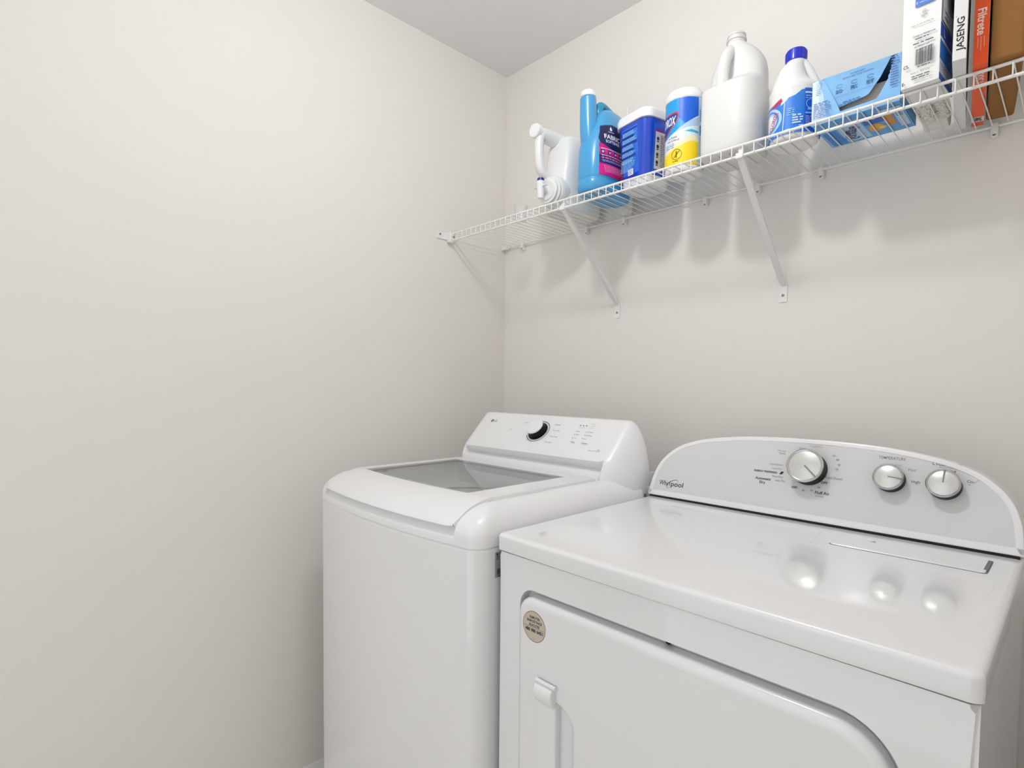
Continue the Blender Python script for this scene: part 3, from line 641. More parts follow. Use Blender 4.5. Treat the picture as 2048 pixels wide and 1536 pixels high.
# white detergent jug with a tap, lying on its back
dj = thing('detergent_jug', 'big white unlabelled detergent jug with a tap, leftmost bottle on the shelf', 'jug', (0.458, -0.125, T))
bm = bmesh.new()
keys = [(0.050, 0.088, 0.0, 0.0), (0.056, 0.095, 0.0, 0.006), (0.059, 0.098, 0.0, 0.03), (0.060, 0.099, 0.0, 0.10), (0.060, 0.096, 0.004, 0.15), (0.058, 0.093, 0.008, 0.192), (0.053, 0.089, 0.012, 0.222), (0.044, 0.080, 0.014, 0.237), (0.03, 0.064, 0.016, 0.243)]
loft(bm, [sell(a_, b_, 4, 0, cy, z_) for a_, b_, cy, z_ in ring_interp(keys, 4)])
jb = obj('body', bm, WPLAS2, dj, ang=70)
bm = bmesh.new(); tube(bm, spline([(-0.012, -0.05, 0.232), (-0.016, -0.095, 0.233), (-0.018, -0.128, 0.232), (-0.018, -0.143, 0.222), (-0.018, -0.146, 0.195), (-0.018, -0.145, 0.15), (-0.016, -0.135, 0.118), (-0.010, -0.110, 0.103), (0, -0.085, 0.10)], 5), [(0.025 - 0.005 * min(1, k / 18), 0.025 - 0.010 * min(1, k / 18)) for k in range(41)], 14)
obj('handle', bm, WPLAS2, dj, ang=70)
bm = bmesh.new(); lathe(bm, [(0.019, 0), (0.019, 0.008), (0.0215, 0.009), (0.0215, 0.022), (0.020, 0.024), (0.0, 0.0242)], 36, (-0.018, -0.146, 0.236), axis='Y', c1=False); obj('vent_cap', bm, WPLAS, dj)
bm = bmesh.new(); lathe(bm, [(0.05, -0.03), (0.05, 0.004), (0.046, 0.012), (0.046, 0.014), (0.042, 0.015), (0.042, 0.020), (0.0445, 0.021), (0.0445, 0.024), (0.037, 0.025), (0.037, 0.030), (0.039, 0.031), (0.039, 0.035), (0.033, 0.036), (0.030, 0.040), (0.0, 0.0402)], 44, (0.004, -0.094, 0.056), axis='Y', c1=False); obj('neck', bm, WPLAS2, dj)
bm = bmesh.new(); tube(bm, [(0, -0.125, 0.060), (0, -0.160, 0.060)], 0.012, 16); tube(bm, [(0, -0.156, 0.078), (0, -0.156, 0.060), (0, -0.156, 0.026)], [0.0125, 0.0115, 0.0095], 18); box(bm, -0.027, 0.027, -0.162, -0.152, 0.060, 0.0628, 0.001)
tp = obj('tap', bm, WPLAS, dj)
bm = bmesh.new(); tube(bm, [(0, -0.156, 0.077), (0, -0.156, 0.087)], [0.0115, 0.0105], 18); obj('tap_button', bm, mat('navy_plastic', '#1d2a80', 0.3), tp)

# blue fabric softener
BLUE = mat('blue_bottle_plastic', '#489fd6', 0.28, coat=0.3, sss=0.05); TEAL = mat('teal_handle_plastic', '#1f93b8', 0.3, coat=0.2)
sf = thing('softener_bottle', 'tall blue fabric softener bottle with pink and navy label', 'bottle', (0.637, -0.193, T), R(2))
def sfkey(z):   # half x, half y, centre y
    ks = [(0.044, 0.088, 0.0, 0.0), (0.051, 0.097, 0.0, 0.006), (0.053, 0.100, 0.0, 0.02), (0.0525, 0.0995, 0.0, 0.033), (0.0495, 0.096, 0.0, 0.037), (0.0495, 0.096, 0.0, 0.041), (0.0525, 0.099, 0.0, 0.046), (0.053, 0.099, 0.001, 0.08), (0.052, 0.096, 0.002, 0.13), (0.0505, 0.089, 0.008, 0.17), (0.047, 0.080, 0.013, 0.20), (0.042, 0.070, 0.016, 0.225), (0.035, 0.058, 0.017, 0.242), (0.025, 0.044, 0.016, 0.252), (0.012, 0.028, 0.014, 0.257)]
    if z is None: return ks
    for p, q in zip(ks, ks[1:]):
        if p[3] <= z <= q[3]: t = (z - p[3]) / (q[3] - p[3]); return tuple(p[i] + (q[i] - p[i]) * t for i in range(4))
    return ks[-1]
bm = bmesh.new(); loft(bm, [sell(a_, b_, 2.7, 0, cy, z_) for a_, b_, cy, z_ in sfkey(None)]); obj('body', bm, BLUE, sf, ang=70)
bm = bmesh.new(); tube(bm, [(-0.008, -0.050, 0.08), (-0.010, -0.060, 0.14), (-0.012, -0.065, 0.19), (-0.013, -0.067, 0.235), (-0.014, -0.068, 0.275), (-0.014, -0.068, 0.280)], [0.026, 0.027, 0.0265, 0.0248, 0.0235, 0.019], 32); obj('neck', bm, BLUE, sf)
bm = bmesh.new(); lathe(bm, [(0.021, 0), (0.0225, 0.002), (0.0225, 0.012), (0.0205, 0.0155), (0.0, 0.016)], 36, (-0.014, -0.068, 0.2795), c1=False); obj('cap', bm, WPLAS, sf)
bm = bmesh.new(); tube(bm, spline([(0, -0.032, 0.225), (0.0, -0.034, 0.250), (0, -0.022, 0.268), (0, 0.02, 0.262), (0, 0.055, 0.250), (0, 0.076, 0.235), (0, 0.083, 0.205), (0, 0.082, 0.165)], 5), (0.0125, 0.0105), 14); obj('handle', bm, TEAL, sf)
def Ssf(u, v, h):
    a_, b_, cy, _ = sfkey(v); t = min(0.98, abs(u - cy) / b_); return Vector((a_ * (1 - t ** 2.7) ** (1 / 2.7) + h, u, v))
a = Art()
navy = [(-0.066, 0.188), (-0.03, 0.196), (0.01, 0.19), (0.05, 0.178), (0.07, 0.165), (0.072, 0.13), (0.04, 0.118), (0.0, 0.117), (-0.04, 0.122), (-0.076, 0.135), (-0.078, 0.15)]
a.poly([(-0.082, 0.045), (0.075, 0.045), (0.075, 0.135), (-0.08, 0.135)], '#c81a86')
a.poly(navy, '#182056')
a.rect(-0.081, 0.108, 0.075, 0.122, '#e2408c'); a.rect(-0.081, 0.078, 0.075, 0.102, '#24266f'); a.rect(-0.082, 0.046, 0.075, 0.074, '#dd1c8e')
a.poly(navy, '#182056')
a.text('FABRIC', -0.063, 0.157, 0.0125, '#ffffff', 'l', width=0.062, bold=0.02); a.text('SOFTENER', -0.060, 0.143, 0.008, '#e8ecff', 'l', width=0.058, bold=0.02)
a.disc(-0.038, 0.180, 0.0042, '#ffffff'); a.poly([(-0.0415, 0.182), (-0.0345, 0.182), (-0.038, 0.1885)], '#ffffff'); a.rect(-0.049, 0.1705, -0.027, 0.1725, '#c7cdf2'); a.disc(-0.006, 0.183, 0.004, '#e0508c')
for x, y, t in ((-0.072, 0.1115, 0), (-0.048, 0.1115, 1), (-0.024, 0.1115, 2), (0, 0.1115, 3)):
    a.rect(x - 0.006, y - 0.005, x + 0.006, y + 0.005, '#3b2f88'); a.disc(x + 0.001, y - 0.001, 0.003, '#f4d6ea')
a.lines(-0.076, 0.1175, 0.03, 0.121, 1, '#ffffff', seed=2)
a.lines(-0.076, 0.098, 0.03, 0.1015, 1, '#ffffff', seed=5); a.lines(-0.076, 0.090, 0.03, 0.0955, 1, '#f06aa8', seed=7, th=0.8); a.lines(-0.076, 0.080, 0.05, 0.088, 3, '#aab0e6', seed=8)
a.lines(-0.074, 0.049, 0.05, 0.072, 7, '#ffb3d9', seed=9, th=0.25)
a.build('printed_label', sf, Ssf, step=0.006, base=0.0006)

# small white nozzle bottle behind the tub
bm = bmesh.new(); lathe(bm, [(0.018, 0), (0.02, 0.004), (0.02, 0.15), (0.015, 0.165), (0.009, 0.172), (0.009, 0.19), (0.0055, 0.20), (0.0035, 0.338), (0.0, 0.339)], 28, c1=False)
tag(obj('nozzle_bottle', bm, WPLAS2, None, (0.611, -0.040, T)), 'slim white nozzle tip peeking up behind the white-lidded tub', 'bottle')

# blue tub with white lid
tb = thing('detergent_tub', 'blue square tub with a white lid between softener and wipes', 'tub', (0.762, -0.166, T), R(-12))
def tubr(hw, z, r=0.029): return [(x_, y_, z) for x_, y_ in rrect(-hw, hw, -hw, hw, r, 8)]
def tw(z): return 0.0515 + (0.0625 - 0.0515) * z / 0.19
bm = bmesh.new(); loft(bm, [tubr(tw(z_), z_) for z_ in (0.028, 0.06, 0.12, 0.188)], True, True)
obj('body', bm, mat('blue_tub_plastic', '#1746c4', 0.25, coat=0.4), tb)
bm = bmesh.new(); loft(bm, [tubr(0.042, 0.0), tubr(0.049, 0.002), tubr(tw(0), 0.006), tubr(tw(0.028), 0.028)], True, False)
obj('base', bm, mat('pale_tub_base', '#dfe3ea', 0.35, sss=0.1), tb, label='pale see-through base')
bm = bmesh.new(); loft(bm, [tubr(0.064, 0.178), tubr(0.0660, 0.179), tubr(0.0665, 0.196), tubr(0.064, 0.204), tubr(0.058, 0.2065), tubr(0.055, 0.206)], True, True)
obj('lid', bm, WPLAS, tb)
a = Art(); C_ = '#9adcf4'
a.rect(-0.033, 0.040, 0.027, 0.168, '#2a6fe0'); 
for k in range(5): a.rect(-0.031, 0.160 - k * 0.019, 0.025 - (k % 2) * 0.012, 0.164 - k * 0.019, '#0c2a86'); a.lines(-0.031, 0.146 - k * 0.019, 0.025, 0.158 - k * 0.019, 4, C_, seed=20 + k)
a.lines(-0.031, 0.045, 0.025, 0.078, 10, C_, th=0.3, seed=31); a.rect(-0.002, 0.032, 0.018, 0.048, '#e9eef6')
a.lines(0, 0.034, 0.016, 0.047, 4, '#3c5fc0', seed=33)
a.build('front_print', tb, lambda u, v, h: Vector((u, -tw(v) - h, v)))
a = Art(); a.rect(-0.033, 0.035, 0.033, 0.165, '#1d5fd8'); a.rect(-0.024, 0.045, 0.031, 0.150, '#ddd8d4'); a.rect(-0.024, 0.144, 0.031, 0.153, '#7d2a9a')
for k in range(4): a.disc(-0.014, 0.126 - k * 0.021, 0.005, ('#3a2f86', '#241f20', '#4a4146', '#33303a')[k]); a.rect(-0.018, 0.117 - k * 0.021, -0.010, 0.120 - k * 0.021, '#3a3340')
a.lines(-0.005, 0.05, 0.030, 0.138, 18, '#6d6468', th=0.35, seed=41)
a.build('side_print', tb, lambda u, v, h: Vector((tw(v) + h, u, v)))

# disinfecting wipes canister
wp = thing('wipes_canister', 'round white wipes canister with blue and yellow label', 'canister', (0.899, -0.197, T))
CR = 0.0488
bm = bmesh.new(); lathe(bm, [(0.040, 0), (0.045, 0.001), (0.0482, 0.006), (CR, 0.012), (CR, 0.186), (0.0475, 0.190)], 64); obj('body', bm, WPLAS2, wp)
bm = bmesh.new(); lathe(bm, [(0.0495, 0.186), (0.0505, 0.188), (0.0505, 0.199), (0.048, 0.204), (0.044, 0.2055), (0.043, 0.211), (0.040, 0.2125), (0.0, 0.2128)], 64, c1=False); wl = obj('lid', bm, WPLAS, wp)
def Swp(u, v, h, th0=R(29)):
    t = th0 + u / CR; return Vector(((CR + h) * math.sin(t), -(CR + h) * math.cos(t), v))
def U(deg): return R(deg) * CR
a = Art(); a.rect(U(-170), 0.014, U(170), 0.184, '#dfeef7')
a.poly([(U(-170), 0.184), (U(43), 0.184), (U(43), 0.138), (U(20), 0.126), (U(0), 0.116), (U(-30), 0.100), (U(-60), 0.090), (U(-170), 0.085)], '#1b9fe2')
a.poly([(U(-18), 0.184), (U(43), 0.184), (U(43), 0.138), (U(20), 0.126), (U(2), 0.118), (U(-18), 0.135)], '#1463d8')
a.poly([(U(-30), 0.100), (U(0), 0.116), (U(20), 0.125), (U(43), 0.134), (U(43), 0.112), (U(10), 0.108), (U(-10), 0.102)], '#b7d3ee')
a.poly([(U(0), 0.098), (U(43), 0.092), (U(43), 0.098), (U(20), 0.102)], '#3fb2d8')
a.poly([(U(-170), 0.014), (U(43), 0.014), (U(43), 0.082), (U(20), 0.087), (U(0), 0.080), (U(-30), 0.068), (U(-60), 0.055), (U(-170), 0.05)], '#f7ecc0')
a.poly([(U(-170), 0.014), (U(43), 0.014), (U(43), 0.070), (U(20), 0.073), (U(0), 0.067), (U(-30), 0.058), (U(-60), 0.048), (U(-170), 0.045)], '#fbdc1c')
a.poly([(U(-140), 0.150), (U(-22), 0.152), (U(-17), 0.143), (U(-22), 0.126), (U(-50), 0.104), (U(-65), 0.094), (U(-140), 0.094)], '#d8432c')
a.poly([(U(-138), 0.146), (U(-24), 0.148), (U(-20), 0.142), (U(-25), 0.127), (U(-52), 0.108), (U(-66), 0.099), (U(-138), 0.099)], '#1a3f9e')
a.text('CLOROX', U(-27), 0.131, 0.021, '#ffffff', 'r', width=0.062, bold=0.02, slant=0.15)
a.text('ut Stains', U(-22), 0.088, 0.0052, '#2c3c66', 'r'); a.text('Kills & Blends', U(-14), 0.080, 0.0045, '#c23a30', 'r'); a.lines(U(-62), 0.060, U(-28), 0.074, 3, '#8fa6bd', seed=51, th=0.3)
a.ringp(U(-22), 0.042, 0.0135, 0.001, '#4a4010'); a.poly([(U(-31), 0.035), (U(-30), 0.0345), (U(-12), 0.050), (U(-13), 0.0515)], '#4a4010'); a.rect(U(-24), 0.034, U(-21), 0.050, '#4a4010')
a.lines(U(-34), 0.0235, U(-8), 0.027, 1, '#5a5010', seed=52)
a.rect(U(43), 0.014, U(100), 0.184, '#cfe8f6'); a.ringp(U(63), 0.170, 0.008, 0.0015, '#a02a48', b=0.011); a.lines(U(46), 0.122, U(96), 0.155, 7, '#3f86c0', seed=53); a.rect(U(46), 0.088, U(60), 0.112, '#1561a8'); a.lines(U(46), 0.02, U(96), 0.084, 16, '#3f78b4', seed=54, th=0.35)
a.build('printed_label', wp, Swp, step=0.003, base=0.0004)

# translucent gallon jug
MILKY = milky('milky_plastic', '#fdfdfc', 0.88, 0.35, 0.15)
mj = thing('plastic_jug', 'tall translucent gallon jug with a loop handle, partly filled', 'jug', (1.034, -0.197, T))
mj.scale = (0.96, 0.96, 1.0)
keys = [(0.058, 0.058, 0.0, 0.0, 3.0), (0.068, 0.068, 0.0, 0.005, 3.2), (0.0725, 0.0725, 0.0, 0.02, 3.4), (0.073, 0.073, 0, 0.09, 3.4), (0.073, 0.073, 0, 0.158, 3.4), (0.0715, 0.0715, 0, 0.166, 3.2), (0.071, 0.066, 0.006, 0.175, 3.0), (0.070, 0.053, 0.018, 0.19, 2.7), (0.069, 0.049, 0.020, 0.215, 2.5), (0.063, 0.046, 0.020, 0.240, 2.3), (0.048, 0.041, 0.014, 0.262, 2.1), (0.029, 0.028, 0.004, 0.277, 2), (0.0215, 0.0215, 0.0, 0.284, 2)]
bm = bmesh.new(); loft(bm, [sell(a_, b_, n_, 0, cy, z_) for a_, b_, cy, z_, n_ in ring_interp(keys, 3)], True, True); obj('body', bm, MILKY, mj, ang=80)
bm = bmesh.new(); tube(bm, spline([(-0.002, 0.0, 0.268), (-0.004, -0.022, 0.262), (-0.006, -0.043, 0.238), (-0.006, -0.054, 0.21), (-0.006, -0.060, 0.18), (-0.004, -0.058, 0.150)], 5), (0.0115, 0.0145), 16); obj('handle', bm, MILKY, mj)
bm = bmesh.new(); lathe(bm, [(0.0215, 0.280), (0.0215, 0.289), (0.0245, 0.290), (0.0245, 0.293), (0.021, 0.294), (0.021, 0.300), (0.0225, 0.301), (0.0225, 0.304), (0.019, 0.305), (0.019, 0.29)], 40, c0=False, c1=False); obj('neck_ring', bm, milky('milky_neck', '#fbfaf6', 0.97, 0.35, 0.3), mj)
bm = bmesh.new(); loft(bm, [sell(a_, a_, 3.2, 0, 0, z_) for a_, z_ in ((0.056, 0.002), (0.066, 0.007), (0.0708, 0.022), (0.0712, 0.07))]); obj('liquid', bm, milky('cloudy_liquid', '#c4c4c2', 0.9, 0.1, 0.2), mj, label='cloudy liquid in the lower third')

# bleach bottle
bl = thing('bleach_bottle', 'white bleach bottle with bright blue cap and blue label', 'bottle', (1.1705, -0.186, T), R(29))
keys = [(0.042, 0.042, 0.0, 0.0), (0.050, 0.050, 0, 0.005), (0.0525, 0.0525, 0, 0.014), (0.053, 0.053, 0, 0.06), (0.053, 0.053, 0, 0.108), (0.0545, 0.0545, 0, 0.113), (0.0545, 0.0545, 0, 0.120), (0.050, 0.050, -0.001, 0.126), (0.041, 0.044, -0.008, 0.137), (0.034, 0.038, -0.010, 0.150), (0.029, 0.032, -0.0095, 0.165), (0.024, 0.025, -0.006, 0.178), (0.021, 0.021, 0.0, 0.188), (0.0185, 0.0185, 0.0, 0.196)]
bm = bmesh.new(); loft(bm, [sell(a_, b_, 2.0, cx_, 0, z_) for a_, b_, cx_, z_ in keys]); obj('body', bm, WPLAS2, bl, ang=70)
bm = bmesh.new(); tube(bm, spline([(0.008, -0.004, 0.186), (0.019, -0.004, 0.176), (0.030, -0.004, 0.155), (0.040, -0.004, 0.133), (0.045, -0.004, 0.112)], 5), [(0.0105, 0.012)] * 21, 14); obj('handle', bm, WPLAS2, bl)
bm = bmesh.new(); lathe(bm, [(0.0215, 0.190), (0.0222, 0.192), (0.0222, 0.212), (0.020, 0.2155), (0.0, 0.216)], 48, c1=False)
for k in range(36):
    t = 2 * math.pi * k / 36; tube(bm, [(0.0222 * math.cos(t), 0.0222 * math.sin(t), 0.193), (0.0222 * math.cos(t), 0.0222 * math.sin(t), 0.211)], 0.0006, 5)
obj('cap', bm, mat('royal_blue_cap', '#1128c4', 0.3, coat=0.3), bl, label='ribbed royal blue cap')
BR = 0.0531
def Sbl(u, v, h): t = u / BR; return Vector(((BR + h) * math.sin(t), -(BR + h) * math.cos(t), v))
def U(d): return R(d) * BR
a = Art(); a.poly([(U(-170), 0.012), (U(150), 0.012), (U(150), 0.106), (U(20), 0.106), (U(5), 0.103), (U(-8), 0.094), (U(-20), 0.091), (U(-32), 0.094), (U(-40), 0.088), (U(-170), 0.088)], '#2f80e0')
a.rect(U(12), 0.012, U(150), 0.1065, '#1f68d6')
a.poly([(U(-42), 0.078), (U(-38), 0.092), (U(-26), 0.098), (U(-22), 0.092), (U(-30), 0.084)], '#dbe8ee')
a.poly([(U(-75), 0.084), (U(-40), 0.095), (U(-37), 0.086), (U(-60), 0.080)], '#c92a50')
for k, (c_, r0) in enumerate((('#bcd6f2', 0.030), ('#3f8fe0', 0.025), ('#bcd6f2', 0.021), ('#f3f6fb', 0.016))): a.disc(U(-80), 0.052, r0 * 1.3, c_, r0)
a.text('CLOROX', U(-62), 0.050, 0.012, '#c92a50', width=0.04, rot=62, bold=0.03)
a.poly([(U(-33), 0.082), (U(-31), 0.082), (U(-32.5), 0.05), (U(-34), 0.02), (U(-36), 0.02)], '#cfe6f7'); a.disc(U(-24), 0.018, 0.010, '#bfe0ee', 0.004)
a.lines(U(-26), 0.050, U(-8), 0.068, 4, '#8fc4f4', seed=61); a.lines(U(-14), 0.030, U(10), 0.052, 4, '#cfe6fb', seed=62, th=0.6); a.lines(U(0), 0.018, U(10), 0.028, 2, '#cfe6fb', seed=63)
a.rect(U(12), 0.094, U(70), 0.0975, '#cfe6fb'); a.lines(U(14), 0.082, U(38), 0.091, 2, '#9cc6f2', seed=64); a.ringp(U(24), 0.072, 0.009, 0.0014, '#9cc6f2', b=0.010); a.rect(U(18), 0.058, U(30), 0.062, '#9cc6f2'); a.rect(U(13), 0.050, U(70), 0.053, '#9cc6f2'); a.lines(U(14), 0.020, U(40), 0.046, 6, '#b59ad4', seed=65, th=0.5)
a.rect(U(39), 0.012, U(40), 0.092, '#164fae')
a.build('printed_label', bl, Sbl, step=0.003, base=0.0004)

# dryer sheet carton, torn open
sb = thing('dryer_sheet_box', 'light blue carton with a torn-open front, right of the bleach', 'box', (1.232, -0.262, T + 0.001))
W_, D_, H_ = 0.158, 0.148, 0.092
CARD = mat('sky_blue_card', '#7db9ec', 0.5, var=0.22, bscale=18); INN = mat('carton_inside', '#b9ab98', 0.8)
bm = bmesh.new()
outl = [(0, 0), (W_, 0), (W_, H_ - 0.001), (0.147, H_ - 0.003), (0.135, 0.045), (0.120, 0.0165), (0.055, 0.0135), (0.049, 0.030), (0.030, 0.072), (0.018, H_), (0, H_)]
# jagged tear on the right edge
jag = []
for (p, q) in (((0.147, H_ - 0.003), (0.135, 0.045)),):
    for k in range(11): t = k / 10; jag.append((p[0] + (q[0]-p[0])*t + (0.0018 if k % 2 else 0), p[1] + (q[1]-p[1])*t))
outl = outl[:3] + jag + outl[5:]
f1 = [bm.verts.new((x_, 0, z_)) for x_, z_ in outl]; f2 = [bm.verts.new((x_, 0.0006, z_)) for x_, z_ in outl]
bm.faces.new(f1); bm.faces.new(f2)
for k in range(len(outl)): bm.faces.new((f1[k], f1[(k+1) % len(outl)], f2[(k+1) % len(outl)], f2[k]))
for q in ((0, 0.0006, 0.0006, D_, 0, H_), (W_ - 0.0006, W_, 0.0006, D_, 0, H_), (0, W_, D_ - 0.0006, D_, 0, H_), (0, W_, 0.0006, D_, 0, 0.0006)): box(bm, *q)
for q in ((0.019, 0.152, 0.002, D_, H_ - 0.0006, H_),): box(bm, *q)
obj('carton', bm, CARD, sb, flat=True)
bm = bmesh.new(); box(bm, 0.012, W_ - 0.004, 0.018, D_ - 0.002, 0.001, 0.055, 0.002); obj('sheet_stack', bm, mat('dryer_sheets', '#cfc6bb', 0.8), sb)
bm = bmesh.new(); box(bm, 0.001, W_ - 0.001, D_ - 0.004, D_ - 0.001, 0.001, H_ - 0.002); box(bm, W_ - 0.002, W_ - 0.0008, 0.002, D_ - 0.002, 0.001, H_ - 0.002); obj('carton_inner_shade', bm, mat('dark_inner_shade', '#3a3836', 0.9), sb)  # dark inner panels put the shade inside the carton into colour
fl = [(0.020, H_), (0.142, H_ - 0.002), (0.124, 0.058), (0.104, 0.033), (0.098, 0.031), (0.046, 0.024), (0.032, 0.062)]
fz = lambda z_: 0.001 + 0.006 * (H_ - z_) / 0.07
bm = bmesh.new(); a1 = [bm.verts.new((x_, fz(z_) - 0.0015, z_)) for x_, z_ in fl]; a2 = [bm.verts.new((x_, fz(z_) - 0.0009, z_)) for x_, z_ in fl]
bm.faces.new(a1); bm.faces.new(a2)
for k in range(len(fl)): bm.faces.new((a1[k], a1[(k+1) % len(fl)], a2[(k+1) % len(fl)], a2[k]))
flap = obj('torn_flap', bm, CARD, sb, flat=True, label='loose torn front flap with recycling icons')
a = Art(); N_ = '#24509a'
a.text('IS DESIGNED', 0.085, 0.083, 0.0032, N_); a.text('HOW 2 RECYCLE CARTON', 0.085, 0.078, 0.0032, N_, rot=0)
for k, x_ in enumerate((0.052, 0.079, 0.107)): a.ringp(x_, 0.066, 0.006, 0.0008, '#1d6fae', b=0.0035, a0=20, a1=320); a.lines(x_ - 0.007, 0.052, x_ + 0.007, 0.060, 3, '#1d5a9a', seed=70 + k, th=0.55)
a.rect(0.040, 0.0465, 0.118, 0.0469, '#5d93cc'); a.lines(0.058, 0.030, 0.100, 0.034, 1, '#3d74b8', seed=74); a.lines(0.050, 0.026, 0.096, 0.030, 1, '#3d74b8', seed=75)
a.build('flap_print', flap, lambda u, v, h: Vector((u, fz(v) - 0.0015 - h, v)))
a = Art(); a.poly([(0.001, 0.004), (0.030, 0.004), (0.022, 0.060), (0.012, 0.091), (0.001, 0.091)], '#b4d4f2'); a.poly([(0.001, 0.004), (0.016, 0.004), (0.012, 0.091), (0.001, 0.091)], '#d4e4f6')
a.lines(0.008, 0.06, 0.020, 0.088, 8, '#6a84b0', seed=76, th=0.25); a.lines(0.004, 0.012, 0.040, 0.046, 9, '#3d6cb0', seed=77, th=0.35); a.lines(0.142, 0.03, 0.156, 0.088, 12, '#2b5aa4', seed=78, th=0.45)
a.build('front_print', sb, lambda u, v, h: Vector((u, -h, v)))
a = Art(); a.rect(0.006, 0.004, 0.156, D_ - 0.004, '#5aa5e2'); a.poly([(0.004, 0.06), (0.03, 0.055), (0.036, D_ - 0.006), (0.006, D_ - 0.006)], '#1f7fd0')
a.poly([(0.034, 0.03), (0.078, 0.028), (0.082, D_ - 0.01), (0.036, D_ - 0.01)], '#a8cdf0')
a.text('Snuggle', 0.058, 0.094, 0.020, '#141c52', width=0.074, rot=-76, bold=0.03, slant=0.2); a.text('Dryer Sheets', 0.044, 0.096, 0.008, '#20306e', width=0.05, rot=-76)
a.rect(0.082, 0.03, 0.118, 0.075, '#1c57b8'); a.text('80', 0.092, 0.05, 0.007, '#ffffff', rot=-76); a.text('ct', 0.104, 0.05, 0.007, '#ffffff', rot=-76)
a.disc(0.098, 0.098, 0.014, '#e3a72c', 0.02); a.disc(0.108, 0.104, 0.007, '#f0cf6a'); a.rect(0.118, 0.05, 0.134, 0.105, '#c98a3c'); a.rect(0.116, 0.02, 0.14, 0.05, '#cfe0f4'); a.rect(0.138, 0.02, 0.154, 0.125, '#bcd4ef'); a.lines(0.140, 0.03, 0.152, 0.07, 5, '#2a4c94', seed=79)
a.build('bottom_print', sb, lambda u, v, h: Vector((u, v, -h)))

# white lamp carton
wb = thing('carton_box', 'tall white printed carton with barcode, left of the JASENG box'.replace('JASENG', 'narrow white'), 'box', (1.399, -0.303, T), R(-3))
W_, D_, H_ = 0.058, 0.100, 0.30
bm = bmesh.new(); box(bm, 0, W_, 0, D_, 0, H_, 0.001); obj('carton', bm, mat('white_card', '#ececec', 0.5), wb)
a = Art(); k_ = '#4a4a4c'
a.rect(0.009, 0.168, 0.053, 0.1685, '#9a9a9a'); a.rect(0.009, 0.168, 0.0094, 0.27, '#9a9a9a'); a.rect(0.0528, 0.168, 0.0532, 0.27, '#9a9a9a')
a.text('0.6', 0.0485, 0.1795, 0.002, k_); a.lines(0.011, 0.186, 0.05, 0.226, 9, '#8b8b90', seed=81, th=0.22); a.rect(0.017, 0.1815, 0.046, 0.1823, k_); a.rect(0.012, 0.218, 0.03, 0.2205, '#1c1c1e'); a.lines(0.011, 0.170, 0.03, 0.1735, 1, k_, seed=80)
a.text('$ 1 yr/en', 0.047, 0.205, 0.002, k_); a.text('5 years', 0.049, 0.189, 0.002, k_)
a.rect(0.019, 0.150, 0.048, 0.162, '#2c6fce'); a.text('www.recycle.gov', 0.036, 0.156, 0.0032, '#cfe0f6', width=0.021); a.text('5', 0.0215, 0.156, 0.004, '#dfeaf8')
a.ringp(0.0335, 0.139, 0.0032, 0.0004, '#333336'); a.text('UL', 0.0335, 0.139, 0.0024, '#222224', bold=0.02); a.text('c', 0.028, 0.138, 0.002, '#222224'); a.text('us', 0.039, 0.138, 0.002, '#222224'); a.lines(0.029, 0.131, 0.038, 0.135, 2, '#77777a', seed=82)
a.lines(0.014, 0.1205, 0.052, 0.123, 1, '#9a9a9d', seed=83); a.text('Comply to Walmart.com', 0.034, 0.1045, 0.0028, '#333336', width=0.034, bold=0.02); a.lines(0.021, 0.098, 0.046, 0.1015, 1, k_, seed=84); a.lines(0.018, 0.0905, 0.052, 0.0945, 1, k_, seed=85); a.lines(0.02, 0.085, 0.05, 0.0885, 1, '#9a9a9d', seed=86)
a.bars(0.022, 0.058, 0.050, 0.083, 22, '#222224'); a.lines(0.026, 0.0535, 0.046, 0.0565, 1, k_, seed=87)
a.text('CL', 0.009, 0.060, 0.005, '#222224', bold=0.03, rot=8); a.text('E-', 0.006, 0.034, 0.0048, '#222224', bold=0.03); a.text('Made in', 0.022, 0.047, 0.0026, k_); a.text('Warranty', 0.038, 0.047, 0.0026, k_); a.lines(0.018, 0.036, 0.048, 0.043, 2, k_, seed=88)
a.build('front_print', wb, lambda u, v, h: Vector((u, -h, v * 1.15 - 0.0325)))
a = Art(); a.rect(0.0, 0.036, D_, 0.070, '#1f76cc'); a.rect(0.0, 0.0, D_, 0.012, '#1f5fae'); a.rect(0.0, 0.076, D_, 0.100, '#1b50b8'); a.text('L', 0.028, 0.088, 0.013, '#dfe8f4', bold=0.03); a.lines(0.004, 0.014, 0.09, 0.034, 4, '#9aa4b8', seed=90)
a.rect(0.0, 0.102, D_, 0.29, '#d5d6da'); a.disc(0.062, 0.180, 0.036, '#8e9098', 0.048); a.disc(0.064, 0.186, 0.022, '#c9cbd0', 0.028); a.disc(0.068, 0.160, 0.014, '#44454c', 0.02); a.ringp(0.058, 0.185, 0.040, 0.001, '#3a3a3e', b=0.055)
a.disc(0.012, 0.122, 0.0012, '#333336'); a.disc(0.012, 0.110, 0.0012, '#333336'); a.lines(0.016, 0.106, 0.04, 0.126, 2, '#7a6a94', seed=91, th=0.3)
a.build('side_print', wb, lambda u, v, h: Vector((W_ + h, u, v)))

